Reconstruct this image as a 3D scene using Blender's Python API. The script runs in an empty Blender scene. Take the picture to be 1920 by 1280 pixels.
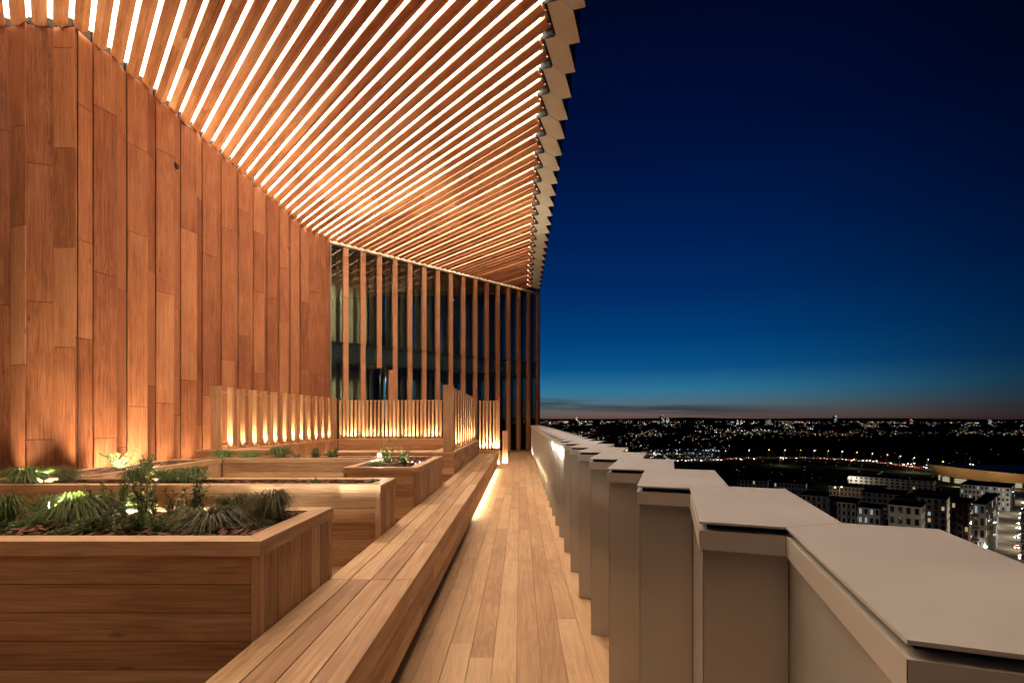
import bpy, bmesh, math, random
from mathutils import Vector, Matrix
random.seed(7)
R = math.radians
S = bpy.context.scene
C = S.collection
PITCH = 0.3465            # half pleat of the cladding, metres
F = 906.7                 # focal length in photo pixels
GZ = -60.0                # street level below the terrace

# ---------------------------------------------------------------- camera
cd = bpy.data.cameras.new('camera'); cam = bpy.data.objects.new('camera', cd); C.objects.link(cam)
cam.location = (0, 0, 1.5); cam.rotation_euler = (R(90), 0, 0)
cd.lens = 17.0; cd.sensor_width = 36; cd.shift_x = -16/1920; cd.shift_y = 146/1920
cd.clip_start = 0.05; cd.clip_end = 40000
S.camera = cam
S.render.resolution_x = 1024; S.render.resolution_y = 682
S.view_settings.view_transform = 'Standard'; S.view_settings.look = 'None'
S.view_settings.exposure = 0.34; S.view_settings.gamma = 1
def at(px, py, z):        # point of the level z seen at photo pixel (px,py)
    Y = (1.5-z)*F/(py-786.0); return Vector(((px-976.0)/F*Y, Y, z))
def atY(px, py, Y): return Vector(((px-976.0)/F*Y, Y, 1.5-(py-786.0)/F*Y))

# ---------------------------------------------------------------- world: dusk sky
w = bpy.data.worlds.new('World'); S.world = w; w.use_nodes = True
nt = w.node_tree; nt.nodes.clear(); N = nt.nodes; L = nt.links
def nd(nt, t, **k):
    n = nt.nodes.new(t)
    for a, b in k.items(): setattr(n, a, b)
    return n
def ramp(nt, stops, interp='LINEAR'):
    r = nd(nt, 'ShaderNodeValToRGB'); cr = r.color_ramp; cr.interpolation = interp
    while len(cr.elements) > 1: cr.elements.remove(cr.elements[0])
    for i, (p, c) in enumerate(stops):
        e = cr.elements[0] if i == 0 else cr.elements.new(p)
        e.position = p; e.color = (*c, 1) if len(c) == 3 else c
    return r
def mth(nt, op, a, b=None, clamp=False):
    n = nd(nt, 'ShaderNodeMath', operation=op, use_clamp=clamp)
    for i, v in enumerate((a, b)):
        if v is None: continue
        if isinstance(v, (int, float)): n.inputs[i].default_value = v
        else: nt.links.new(v, n.inputs[i])
    return n.outputs[0]
def srgb(r, g, b):
    f = lambda c: (c/255/12.92) if c/255 <= .04045 else ((c/255+.055)/1.055)**2.4
    return (f(r), f(g), f(b))
tc = nd(nt, 'ShaderNodeTexCoord'); nrm = nd(nt, 'ShaderNodeVectorMath', operation='NORMALIZE')
L.new(tc.outputs['Generated'], nrm.inputs[0])
sep = nd(nt, 'ShaderNodeSeparateXYZ'); L.new(nrm.outputs[0], sep.inputs[0])
zz = sep.outputs[2]
west = [(0, srgb(78, 62, 60)), (.006, srgb(108, 86, 78)), (.018, srgb(98, 96, 94)), (.035, srgb(76, 112, 128)), (.06, srgb(46, 116, 152)), (.10, srgb(10, 84, 138)),
        (.16, srgb(0, 64, 122)), (.24, srgb(0, 46, 102)), (.34, srgb(0, 32, 86)), (.47, srgb(0, 18, 62)), (.65, srgb(1, 8, 36)), (1, srgb(0, 3, 18))]
east = [(0, srgb(30, 24, 28)), (.006, srgb(34, 28, 32)), (.018, srgb(32, 30, 36)), (.035, srgb(26, 36, 48)), (.06, srgb(16, 40, 62)), (.10, srgb(6, 36, 68)),
        (.16, srgb(0, 29, 66)), (.24, srgb(0, 19, 54)), (.34, srgb(0, 11, 40)), (.47, srgb(0, 5, 27)), (.65, srgb(0, 1, 14)), (1, srgb(0, 0, 8))]
rw = ramp(nt, west); re = ramp(nt, east)
L.new(zz, rw.inputs[0]); L.new(zz, re.inputs[0])
hl = mth(nt, 'SQRT', mth(nt, 'ADD', mth(nt, 'MULTIPLY', sep.outputs[0], sep.outputs[0]), mth(nt, 'MULTIPLY', sep.outputs[1], sep.outputs[1])))
ca = mth(nt, 'DIVIDE', mth(nt, 'ADD', mth(nt, 'MULTIPLY', sep.outputs[1], .998), mth(nt, 'MULTIPLY', sep.outputs[0], -.06)), hl)
azm = nd(nt, 'ShaderNodeMapRange', interpolation_type='SMOOTHSTEP'); L.new(ca, azm.inputs[0])
azm.inputs[1].default_value = .56; azm.inputs[2].default_value = 1.0
mx = nd(nt, 'ShaderNodeMixRGB'); L.new(azm.outputs[0], mx.inputs[0]); L.new(re.outputs[0], mx.inputs[1]); L.new(rw.outputs[0], mx.inputs[2])
# thin cloud bank low over the horizon
mp = nd(nt, 'ShaderNodeMapping'); mp.inputs['Scale'].default_value = (2.2, 2.2, 55); L.new(nrm.outputs[0], mp.inputs[0])
cn = nd(nt, 'ShaderNodeTexNoise'); cn.inputs['Scale'].default_value = 1.6; cn.inputs['Detail'].default_value = 5; L.new(mp.outputs[0], cn.inputs[0])
az2 = mth(nt, 'DIVIDE', sep.outputs[0], hl)
# the bank slopes down to the right
zc = mth(nt, 'SUBTRACT', mth(nt, 'ADD', zz, mth(nt, 'MULTIPLY', az2, .042)), .034)
band = mth(nt, 'SUBTRACT', 1.0, mth(nt, 'DIVIDE', mth(nt, 'ABSOLUTE', zc), .013), clamp=True)
fadeaz = nd(nt, 'ShaderNodeMapRange'); L.new(az2, fadeaz.inputs[0])
fadeaz.inputs[1].default_value = .60; fadeaz.inputs[2].default_value = .35
cr_ = nd(nt, 'ShaderNodeMapRange', interpolation_type='SMOOTHSTEP'); L.new(cn.outputs[0], cr_.inputs[0]); cr_.inputs[1].default_value = .34; cr_.inputs[2].default_value = .52
cm = mth(nt, 'MULTIPLY', mth(nt, 'MULTIPLY', mth(nt, 'POWER', band, .6), cr_.outputs[0]), fadeaz.outputs[0])
cm = mth(nt, 'MULTIPLY', cm, .8)
m2 = nd(nt, 'ShaderNodeMixRGB'); L.new(cm, m2.inputs[0]); L.new(mx.outputs[0], m2.inputs[1]); m2.inputs[2].default_value = (*srgb(44, 46, 56), 1)
bg = nd(nt, 'ShaderNodeBackground'); bg.inputs[1].default_value = .78; L.new(m2.outputs[0], bg.inputs[0])
wo = nd(nt, 'ShaderNodeOutputWorld'); L.new(bg.outputs[0], wo.inputs[0])

# ---------------------------------------------------------------- materials
def newmat(name):
    m = bpy.data.materials.new(name); m.use_nodes = True
    b = m.node_tree.nodes['Principled BSDF']; return m, m.node_tree, b
def plain(name, col, rough=.5, metal=0, var=0, scale=8, spec=None, bump=0):
    m, t, b = newmat(name)
    b.inputs['Base Color'].default_value = (*col, 1); b.inputs['Roughness'].default_value = rough; b.inputs['Metallic'].default_value = metal
    if spec is not None: b.inputs['IOR'].default_value = spec
    if var or bump:
        g = nd(t, 'ShaderNodeTexCoord'); n = nd(t, 'ShaderNodeTexNoise'); n.inputs['Scale'].default_value = scale; n.inputs['Detail'].default_value = 6
        t.links.new(g.outputs['Object'], n.inputs[0])
        lo = tuple(c*(1-var) for c in col); hi = tuple(min(1, c*(1+var)) for c in col)
        r = ramp(t, [(.3, lo), (.7, hi)]); t.links.new(n.outputs[0], r.inputs[0]); t.links.new(r.outputs[0], b.inputs['Base Color'])
        rr = nd(t, 'ShaderNodeMapRange'); rr.inputs[3].default_value = max(.03, rough-.1); rr.inputs[4].default_value = rough+.1
        t.links.new(n.outputs[0], rr.inputs[0]); t.links.new(rr.outputs[0], b.inputs['Roughness'])
        if bump:
            bp = nd(t, 'ShaderNodeBump'); bp.inputs['Distance'].default_value = bump; t.links.new(n.outputs[0], bp.inputs['Height']); t.links.new(bp.outputs[0], b.inputs['Normal'])
    return m
def emit(name, col, s, sample=True):
    m = bpy.data.materials.new(name); m.use_nodes = True; t = m.node_tree; t.nodes.clear()
    e = nd(t, 'ShaderNodeEmission'); e.inputs[0].default_value = (*col, 1); e.inputs[1].default_value = s
    o = nd(t, 'ShaderNodeOutputMaterial'); t.links.new(e.outputs[0], o.inputs[0])
    if not sample: m.cycles.emission_sampling = 'NONE'
    return m
def wood(name, dark, mid, light, rough=.55, groove=False, knots=.5, tw=.62, gk=1.0):
    m, t, b = newmat(name); lk = t.links.new
    uv = nd(t, 'ShaderNodeUVMap'); at_ = nd(t, 'ShaderNodeAttribute'); at_.attribute_name = 'tone'
    tone = at_.outputs['Fac']
    sx = nd(t, 'ShaderNodeSeparateXYZ'); lk(uv.outputs[0], sx.inputs[0])
    seedv = mth(t, 'MULTIPLY', tone, 37.0)
    cb = nd(t, 'ShaderNodeCombineXYZ'); lk(sx.outputs[0], cb.inputs[0]); lk(sx.outputs[1], cb.inputs[1]); lk(seedv, cb.inputs[2])
    def noise(sc, detail, dist=0):
        mpn = nd(t, 'ShaderNodeMapping'); mpn.inputs['Scale'].default_value = sc; lk(cb.outputs[0], mpn.inputs[0])
        n = nd(t, 'ShaderNodeTexNoise'); n.inputs['Scale'].default_value = 1; n.inputs['Detail'].default_value = detail; n.inputs['Distortion'].default_value = dist
        lk(mpn.outputs[0], n.inputs[0]); return n.outputs[0]
    broad = noise((.55, 7, 1), 3, .6); fine = noise((2.5, 150, 1), 3, .2); blot = noise((1.7, 3.2, 1), 3)
    # cathedral grain: sine of a stretched noise
    gr = mth(t, 'FRACT', mth(t, 'MULTIPLY', broad, 11.0))
    gr = mth(t, 'ABSOLUTE', mth(t, 'SUBTRACT', mth(t, 'MULTIPLY', gr, 2), 1))
    mid_ = noise((1.1, 42, 1), 4, .5)
    def cen(v, k): return mth(t, 'MULTIPLY', mth(t, 'SUBTRACT', v, .5), k)
    f = mth(t, 'ADD', .5, cen(tone, tw))
    for v, k in ((gr, .24), (fine, .75), (mid_, 1.1*gk), (blot, .7)): f = mth(t, 'ADD', f, cen(v, k))
    r = ramp(t, [(0, dark), (.5, mid), (1, light)]); lk(f, r.inputs[0]); col = r.outputs[0]
    # knots
    mk = nd(t, 'ShaderNodeMapping'); mk.inputs['Scale'].default_value = (1.5, 5.0, 1); lk(cb.outputs[0], mk.inputs[0])
    v = nd(t, 'ShaderNodeTexVoronoi'); v.inputs['Scale'].default_value = 1; lk(mk.outputs[0], v.inputs[0])
    rnd = nd(t, 'ShaderNodeSeparateColor'); lk(v.outputs['Color'], rnd.inputs[0])
    kk = nd(t, 'ShaderNodeMapRange'); lk(v.outputs['Distance'], kk.inputs[0])
    kk.inputs[1].default_value = .10; kk.inputs[2].default_value = .03
    sel = mth(t, 'LESS_THAN', rnd.outputs[0], knots)
    kf = mth(t, 'MULTIPLY', mth(t, 'MULTIPLY', kk.outputs[0], sel), .75)
    mk2 = nd(t, 'ShaderNodeMixRGB'); lk(kf, mk2.inputs[0]); lk(col, mk2.inputs[1]); mk2.inputs[2].default_value = (*[c*.28 for c in dark], 1)
    lk(mk2.outputs[0], b.inputs['Base Color'])
    rr = nd(t, 'ShaderNodeMapRange'); lk(fine, rr.inputs[0]); rr.inputs[3].default_value = rough-.1; rr.inputs[4].default_value = rough+.15; lk(rr.outputs[0], b.inputs['Roughness'])
    h = mth(t, 'ADD', fine, mth(t, 'MULTIPLY', gr, .3))
    if groove:
        gv = mth(t, 'SINE', mth(t, 'MULTIPLY', sx.outputs[1], 2*math.pi/.0115)); h = mth(t, 'ADD', mth(t, 'MULTIPLY', h, .5), mth(t, 'MULTIPLY', gv, .45))
    bp = nd(t, 'ShaderNodeBump'); bp.inputs['Distance'].default_value = .0015 if not groove else .0022; bp.inputs['Strength'].default_value = .6; lk(h, bp.inputs['Height']); lk(bp.outputs[0], b.inputs['Normal'])
    return m
CEDAR = wood('cedar_cladding', (.155, .047, .019), (.325, .118, .050), (.47, .21, .10), tw=.5, gk=1.0)
CEIL = wood('cedar_soffit', (.28, .10, .042), (.50, .225, .105), (.64, .35, .20), tw=.7)
BENCH = wood('larch_boards', (.26, .125, .056), (.47, .275, .145), (.66, .45, .27), knots=.75, tw=.6, gk=.75)
DECK = wood('deck_boards', (.34, .185, .10), (.52, .32, .18), (.66, .45, .28), groove=True, knots=.15, tw=.5, gk=.42)
FENCE = wood('fence_boards', (.27, .12, .05), (.44, .23, .11), (.58, .35, .19), knots=.3)
FINM = wood('fin_cedar', (.38, .17, .082), (.52, .26, .135), (.62, .34, .19), rough=.45, knots=.0, tw=.4, gk=.6)
VOIDM = plain('joint_shadow_felt', (.012, .008, .006), .9)
PANEL = plain('glossy_metal_panel', (.43, .42, .39), .14, .15, .05, 1.3, spec=1.8)
BANDM = plain('painted_metal_band', (.51, .49, .455), .4, 0, .04, 2)
COPE = plain('matt_coping_metal', (.49, .475, .475), .5, 0, .08, 3)
SOFF = plain('soffit_metal', (.84, .83, .76), .5, 0, .04, 2)
BLACK = plain('black_gasket', (.008, .008, .008), .5)
DARKM = plain('dark_cladding', (.02, .022, .03), .5, 0, .2, 2)
FRAME = plain('dark_window_frame', (.03, .028, .022), .35, .4)
HEADM = plain('pale_head_beam', (.30, .25, .18), .5, 0, .1, 3)
LINING = plain('white_plenum_lining', (.8, .78, .74), .6, 0, .04, 3)
STEEL = plain('steel_fixing', (.35, .32, .28), .4, .9)
LEDC = emit('ceiling_led', (1, .84, .64), 19.0)
LEDS = [LEDC, emit('ceiling_led_soft', (1, .82, .60), 16.0), emit('ceiling_led_bright', (1, .86, .68), 22.0)]
LEDF = emit('ceiling_led_dim', (1, .74, .48), 11)
LEDB = emit('bench_led', (1, .72, .40), 60.0)
LENS = emit('spot_lens', (1, .95, .80), 60.0)
SOILM = plain('dark_soil', (.035, .020, .013), .95, 0, .5, 30, bump=.01)
BARK = plain('bark_mulch', (.15, .062, .032), .85, 0, .55, 22)
def glassmat(name, tint):
    m = bpy.data.materials.new(name); m.use_nodes = True; t = m.node_tree; t.nodes.clear()
    fr = nd(t, 'ShaderNodeFresnel'); fr.inputs[0].default_value = 1.75
    tr = nd(t, 'ShaderNodeBsdfTransparent'); tr.inputs[0].default_value = (*tint, 1)
    gl = nd(t, 'ShaderNodeBsdfGlossy'); gl.inputs['Roughness'].default_value = .02; gl.inputs['Color'].default_value = (.8, .85, .85, 1)
    mx_ = nd(t, 'ShaderNodeMixShader'); t.links.new(mth(t, 'MULTIPLY', fr.outputs[0], .75, True), mx_.inputs[0]); t.links.new(tr.outputs[0], mx_.inputs[1]); t.links.new(gl.outputs[0], mx_.inputs[2])
    o = nd(t, 'ShaderNodeOutputMaterial'); t.links.new(mx_.outputs[0], o.inputs[0])
    return m
GLASS = glassmat('window_glass', (.50, .53, .49))
GLASS2 = plain('spandrel_glass', (.022, .036, .030), .05, spec=1.8)
def leafmat(name, a, b_, trans=.25):
    m, t, b = newmat(name)
    at_ = nd(t, 'ShaderNodeAttribute'); at_.attribute_name = 'tone'
    r = ramp(t, [(0, a), (1, b_)]); t.links.new(at_.outputs['Fac'], r.inputs[0]); t.links.new(r.outputs[0], b.inputs['Base Color'])
    b.inputs['Roughness'].default_value = .5
    tr = nd(t, 'ShaderNodeBsdfTranslucent'); t.links.new(r.outputs[0], tr.inputs[0])
    mxs = nd(t, 'ShaderNodeMixShader'); mxs.inputs[0].default_value = trans
    t.links.new(b.outputs[0], mxs.inputs[1]); t.links.new(tr.outputs[0], mxs.inputs[2]); t.links.new(mxs.outputs[0], t.nodes['Material Output'].inputs[0])
    return m
GRASS = leafmat('grass_blades', (.05, .09, .018), (.19, .26, .06))
GRASSD = leafmat('dry_grass_blades', (.045, .058, .018), (.20, .18, .075))
LEAF = leafmat('shrub_leaves', (.05, .085, .025), (.24, .30, .12))
STEMM = plain('plant_stem', (.06, .045, .02), .8)

# ---------------------------------------------------------------- mesh builder
class MB:
    def __init__(s): s.v = []; s.f = []; s.uv = []; s.t = []; s.mi = []
    def face(s, pts, uvs=None, tone=.5, mi=0):
        k = len(s.v); s.v += [tuple(p) for p in pts]; s.f.append(tuple(range(k, k+len(pts))))
        s.uv.append(uvs or [(p[0]+p[1], p[2]) for p in pts]); s.t.append(tone); s.mi.append(mi)
    def board(s, o, l, wv, t, tone=None, mi=0):
        """box: corner o, length vector l (grain runs along it), width vector wv, thickness vector t"""
        o, l, wv, t = map(Vector, (o, l, wv, t))
        if l.cross(wv).dot(t) < 0: o = o+t; t = -t
        if tone is None: tone = random.random()
        Ll, W, T = l.length, wv.length, t.length; u0 = random.random()*50; v0 = random.random()*50
        a = [o, o+l, o+l+wv, o+wv, o+t, o+l+t, o+l+wv+t, o+wv+t]
        def q(i, j, k, m_, du, dv):
            s.face([a[i], a[j], a[k], a[m_]], [(u0+du[x], v0+dv[x]) for x in range(4)], tone, mi)
        q(4, 5, 6, 7, (0, Ll, Ll, 0), (0, 0, W, W)); q(3, 2, 1, 0, (0, Ll, Ll, 0), (W, W, 0, 0))
        q(0, 1, 5, 4, (0, Ll, Ll, 0), (0, 0, T, T)); q(2, 3, 7, 6, (Ll, 0, 0, Ll), (W, W, W+T, W+T))
        q(1, 2, 6, 5, (0, .02, .02, 0), (0, W, W, 0)); q(3, 0, 4, 7, (0, .02, .02, 0), (W, 0, 0, W))
    def box(s, x0, x1, y0, y1, z0, z1, tone=None, mi=0, axis=0):
        d = [(x1-x0, 0, 0), (0, y1-y0, 0), (0, 0, z1-z0)]
        a = [d[axis], d[(axis+1) % 3], d[(axis+2) % 3]]
        s.board((x0, y0, z0), *a, tone=tone, mi=mi)
    def prism(s, poly, z0, z1, tone=.5, mi=0, caps=True):
        n = len(poly); ar = sum(poly[i][0]*poly[(i+1) % n][1]-poly[(i+1) % n][0]*poly[i][1] for i in range(n))
        if ar < 0: poly = poly[::-1]
        for i in range(n):
            p, q = poly[i], poly[(i+1) % n]; d = math.dist(p, q)
            s.face([(*p, z0), (*q, z0), (*q, z1), (*p, z1)], [(0, 0), (d, 0), (d, z1-z0), (0, z1-z0)], tone, mi)
        if caps:
            s.face([(*p, z1) for p in poly], None, tone, mi); s.face([(*p, z0) for p in poly[::-1]], None, tone, mi)
    def cyl(s, p0, p1, r0, r1, n=8, tone=.5, mi=0):
        p0, p1 = Vector(p0), Vector(p1); d = (p1-p0).normalized(); a = d.orthogonal().normalized(); b = d.cross(a)
        A = [p0+(a*math.cos(i*2*math.pi/n)+b*math.sin(i*2*math.pi/n))*r0 for i in range(n)]
        B = [p1+(a*math.cos(i*2*math.pi/n)+b*math.sin(i*2*math.pi/n))*r1 for i in range(n)]
        for i in range(n): s.face([A[i], A[(i+1) % n], B[(i+1) % n], B[i]], None, tone, mi)
        s.face(B, None, tone, mi); s.face(A[::-1], None, tone, mi)
    def build(s, name, mats, parent=None, smooth=False, origin=None):
        me = bpy.data.meshes.new(name)
        o_ = Vector(origin) if origin is not None else Vector((0, 0, 0))
        me.from_pydata([tuple(Vector(p)-o_) for p in s.v], [], s.f)
        ul = me.uv_layers.new(name='UVMap'); k = 0
        flat = [c for u in s.uv for p in u for c in p]; ul.data.foreach_set('uv', flat)
        ta = me.attributes.new('tone', 'FLOAT', 'FACE'); ta.data.foreach_set('value', s.t)
        for m in (mats if isinstance(mats, (list, tuple)) else [mats]): me.materials.append(m)
        me.polygons.foreach_set('material_index', s.mi)
        if smooth: me.polygons.foreach_set('use_smooth', [True]*len(s.f))
        me.update()
        o = bpy.data.objects.new(name, me); C.objects.link(o); o.location = o_
        if parent is not None:
            o.parent = parent; o.location = o_-parent_world(parent)
        return o
def parent_world(p):
    v = Vector((0, 0, 0))
    while p is not None: v += p.location; p = p.parent
    return v
def tag(o, label, cat, group=None):
    o['label'] = label; o['category'] = cat
    if group: o['group'] = group
    return o
def empty(name, loc, label, cat, group=None):
    o = bpy.data.objects.new(name, None); C.objects.link(o); o.location = loc; o.empty_display_size = .1
    return tag(o, label, cat, group)
def struct(o, kind='structure'): o['kind'] = kind; return o
rnd = random.uniform

# ---------------------------------------------------------------- decks
FL = (7.17/9.745, 6.6/9.745)                    # direction of the glazed facade
def fac(t, off=0, z=0):                         # point on the facade line, t in metres from its left end, off towards the terrace
    return Vector((-6.73+FL[0]*t+FL[1]*off, 17.09+FL[1]*t-FL[0]*off, z))
mb = MB(); x = -.765; k = 0
while x < .95:
    y = -1.2-rnd(0, 2.4); ymax = 24.8
    while y < ymax:
        ln = random.choice((1.8, 2.4, 3.0, 3.6)); y1 = min(y+ln, ymax)
        mb.box(x, x+.1455, y, y1-.003, -.028, 0+rnd(-.0006, .0006), axis=1); y = y1
    x += .1485
x = -.765-.1485
while x > -7.4:
    y = 14.95; ym = 17.09+(x+.07+6.73)*6.6/7.17
    while y < ym:
        y1 = min(y+random.choice((1.8, 2.4, 3.0)), ym); mb.box(x, x+.1455, y, y1-.003, -.028, 0, axis=1); y = y1
    x -= .1485
struct(mb.build('deck', DECK))
mb = MB(); mb.box(-7.6, 1.0, -1.4, 25, -.3, -.032); struct(mb.build('deck_base', VOIDM))
mb = MB(); x = -1.39
while x > -7.2:
    y = -1.0-rnd(0, 1.5)
    while y < 14.9:
        y1 = min(y+random.choice((1.8, 2.4, 3.0)), 14.9); mb.box(x, x+.1425, y, y1-.004, .17, .2, axis=1); y = y1
    x -= .1485
struct(mb.build('raised_deck', DECK))
mb = MB(); mb.box(-7.3, -1.27, -1, 14.9, -.02, .166); struct(mb.build('raised_deck_base', VOIDM))

# ---------------------------------------------------------------- cedar wall
WT = 7.80
mb = MB(); vd = MB()
def column(p, q, back):
    p = Vector((*p, 0)); q = Vector((*q, 0)); d = (q-p); wv = d-d.normalized()*.010; n = Vector((d.y, -d.x, 0)).normalized()
    z = .2-rnd(0, 1.8)
    while z < WT:
        z1 = z+random.choice((1.6, 2.2, 2.8, 3.2)); a = max(z, .2); b = min(z1, WT)
        if b-a > .02: mb.board(Vector((p.x, p.y, a))+n*(rnd(-.0015, .0015)-(.019 if back else 0)), (0, 0, b-a-.009), wv, -n*.022)
        z = z1
    vd.face([p-n*.056+Vector((0, 0, .2)), q-n*.056+Vector((0, 0, .2)), q-n*.056+Vector((0, 0, WT+.9)), p-n*.056+Vector((0, 0, WT+.9))])
AMP = .105; ys0 = 7.763; faces = []
pts = []
for j in range(18, 0, -1): pts.append((-7.15-PITCH*j, ys0-(AMP if j % 2 == 0 else 0)))
pts.append((-7.15, ys0))
for k in range(0, 25): pts.append((-7.15+(AMP if k % 2 == 0 else 0) if k else -7.15, ys0+PITCH*k))
pts = [p for i, p in enumerate(pts)]
# keep the parity of the lit faces: corners k odd lie back, k even lie forward
pts = pts[:19]+[(-7.15 if k % 2 == 1 else -7.15+AMP, ys0+PITCH*k) for k in range(1, 25)]
e0 = fac(0); pts.append((e0.x-.02, e0.y-.35)); pts.append((e0.x, e0.y))
for i in range(len(pts)-1): column(pts[i], pts[i+1], i % 2 == 0)
wall = empty('cedar_wall', (-7.1, 7.8, 0), 'tall pleated wall of red-brown vertical cedar boards behind the planters', 'wall')
mb.build('cladding', CEDAR, wall); vd.build('backing', VOIDM, wall)
for (px, py) in ((328, 311), (538, 465)):
    r = (px-976)/F; Y = -7.1/r; z = 1.5+(786-py)/F*Y
    b = MB(); b.box(-7.12, -7.075, Y-.05, Y+.05, z-.045, z+.045); b.box(-7.075, -7.068, Y-.035, Y+.035, z-.03, z+.03)
    o = b.build('wall_socket', BLACK, origin=(-7.1, Y, z))
    tag(o, 'small black square box high on the cedar wall, '+('nearer one towards the left' if px < 400 else 'farther one near the window wall'), 'wall box', 'black boxes on the cedar wall')
    o.location.x += .02

# lamps washing the feet of the pleats
def area(name, loc, direction, sx, sy, power, col, parent=None, spread=180):
    l = bpy.data.lights.new(name, 'AREA'); l.shape = 'RECTANGLE'; l.size = sx; l.size_y = sy; l.energy = power; l.color = col; l.spread = R(spread)
    o = bpy.data.objects.new(name, l); C.objects.link(o)
    o.rotation_euler = Vector(direction).to_track_quat('-Z', 'Y').to_euler()
    o.location = Vector(loc)-(parent_world(parent) if parent else Vector((0, 0, 0)))
    if parent: o.parent = parent
    return o
WARM = (1, .79, .50)
li = 0
for i in range(13, len(pts)-3):
    p, q = Vector((*pts[i], 0)), Vector((*pts[i+1], 0)); d = (q-p).normalized(); n = Vector((d.y, -d.x, 0))
    lit = (n.x < -.05 or i == 17) if i < 18 else (n.y < -.05)
    if not lit or n.y > .02: continue
    wd_ = Vector((1, 0, 0)) if i < 18 else Vector((0, 1, 0)); od = Vector((0, -1, 0)) if i < 18 else Vector((1, 0, 0))
    Ff = q; c = (p+q)/2-wd_*(.95 if i != 17 else .75)+od*(.17 if i != 17 else .45); c.z = .23
    b = MB(); tmp = wd_*.26
    b.board(c-tmp/2-od*.02-Vector((0, 0, .03)), tmp, od*.04, (0, 0, .03))
    o = b.build('wall_uplight', STEEL, origin=c)
    tag(o, 'low uplight hidden behind the planters at the foot of a lit cedar pleat', 'light', 'uplights along the foot of the cedar wall')
    pw = 9 if i < 18 else (16 if i < 24 else 5)
    area('wall_uplight_lamp', c+Vector((0, 0, .01)), tuple(wd_*.24-od*(.035 if i != 17 else .14)+Vector((0, 0, 1))), .24, .03, pw, WARM, o, 58)
    li += 1

# ---------------------------------------------------------------- slatted ceiling
ZC = 7.82
ce = empty('slatted_ceiling', (-3, 12, ZC), 'lit overhanging ceiling of diagonal cedar slats with bright strips between', 'ceiling')
SD = Vector((1, -1.0249, 0)).normalized(); SP = Vector((SD.y, -SD.x, 0))*-1   # slat direction; across
if SP.y < 0: SP = -SP
# hexagon outline of the roof edge, relative to its outer corner
HX = [(-.617, -.888), (-.428, -.186), (-.187, .056), (0, 0), (-.187, -.708), (-.428, -.950)]
OX, OY0, PER = 1.003, 8.195*.9067, .764*.9067
def hexpts(n, sc=1): return [(OX+a, OY0+PER*n+b*.9067) for a, b in HX]
def inner_x(Y):    # roof edge's inner zigzag
    u = ((Y-(OY0-.888*.9067)) % PER)/PER
    return (.386+.189*u/.92) if u < .92 else (.386+.189*(1-u)/.08)
def slat_ends(c):  # c: Y at X = 0
    xa = -7.13; ya = c-1.0249*xa
    if ya < ys0: xa = (c-ys0)/1.0249; xa = max(xa, -13.5)
    elif True:
        # facade line
        k = 6.6/7.17; xf = (c-17.09-k*6.73)/(k+1.0249)
        if ya > 16.3: xa = max(xa, xf+.05)
    xb = .42
    for _ in range(12): xb = inner_x(c-1.0249*xb)-.05
    return xa, xb
LEDX = []
for k in range(-24, 58):
    cg = .9067*(5.37+.382*k); cs = cg+PITCH/2
    xa, xb = slat_ends(cs)
    if xb-xa < .15: continue
    A = Vector((xa, cs-1.0249*xa, 0)); B = Vector((xb, cs-1.0249*xb, 0)); Ln = (B-A).length
    hw = .091; dp = .054
    thin = lambda g: (g >= 17 and g % 2 == 1) or (g >= 35 and g % 3 != 0)
    hws = {-1: .1075 if thin(k) else hw, 1: .1075 if thin(k+1) else hw}
    m_ = MB(); pos = -rnd(0, 2.2)
    cuts = []
    while pos < Ln: nx = pos+random.choice((2.2, 2.8, 3.4)); cuts.append((max(0, pos), min(Ln, nx))); pos = nx
    for side in (-1, 1):
        off = rnd(0, .8)
        for (a, b) in cuts:
            a2 = a if a == 0 else a+off; b2 = b if b == Ln else b+off
            a2 = min(a2, Ln); b2 = min(b2, Ln)
            if b2-a2 < .05: continue
            P0 = A+SD*a2; tip = Vector((0, 0, ZC-dp)); top = SP*side*hws[side]+Vector((0, 0, ZC))
            wv = (top-tip); nn = SD.cross(wv).normalized()
            if nn.z < 0: nn = -nn
            g = wv.normalized()*.005
            m_.board(P0+tip+g, SD*(b2-a2-.003), wv-g, nn*.016)
        m_.board(A+SP*(side*hws[side]-(.0 if side < 0 else .016))+Vector((0, 0, ZC+.003)), SD*Ln, SP*.016, (0, 0, .045), tone=rnd(.3, .6))
    m_.build('slat', CEIL, ce, origin=(A+B)/2+Vector((0, 0, ZC)))
    # light strip over the gap in front of this slat
    xa2, xb2 = slat_ends(cg)
    if xb2-xa2 > .2:
        A = Vector((xa2+.02, cg-1.0249*(xa2+.02), ZC+.10)); B = Vector((xb2-.12, cg-1.0249*(xb2-.12), ZC+.10))
        m_ = MB(); m_.board(A-SP*.10, B-A, SP*.20, (0, 0, .02))
        m_.build('led_strip', random.choice(LEDS) if -6 < k < 41 else LEDF, ce, origin=(A+B)/2)
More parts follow.
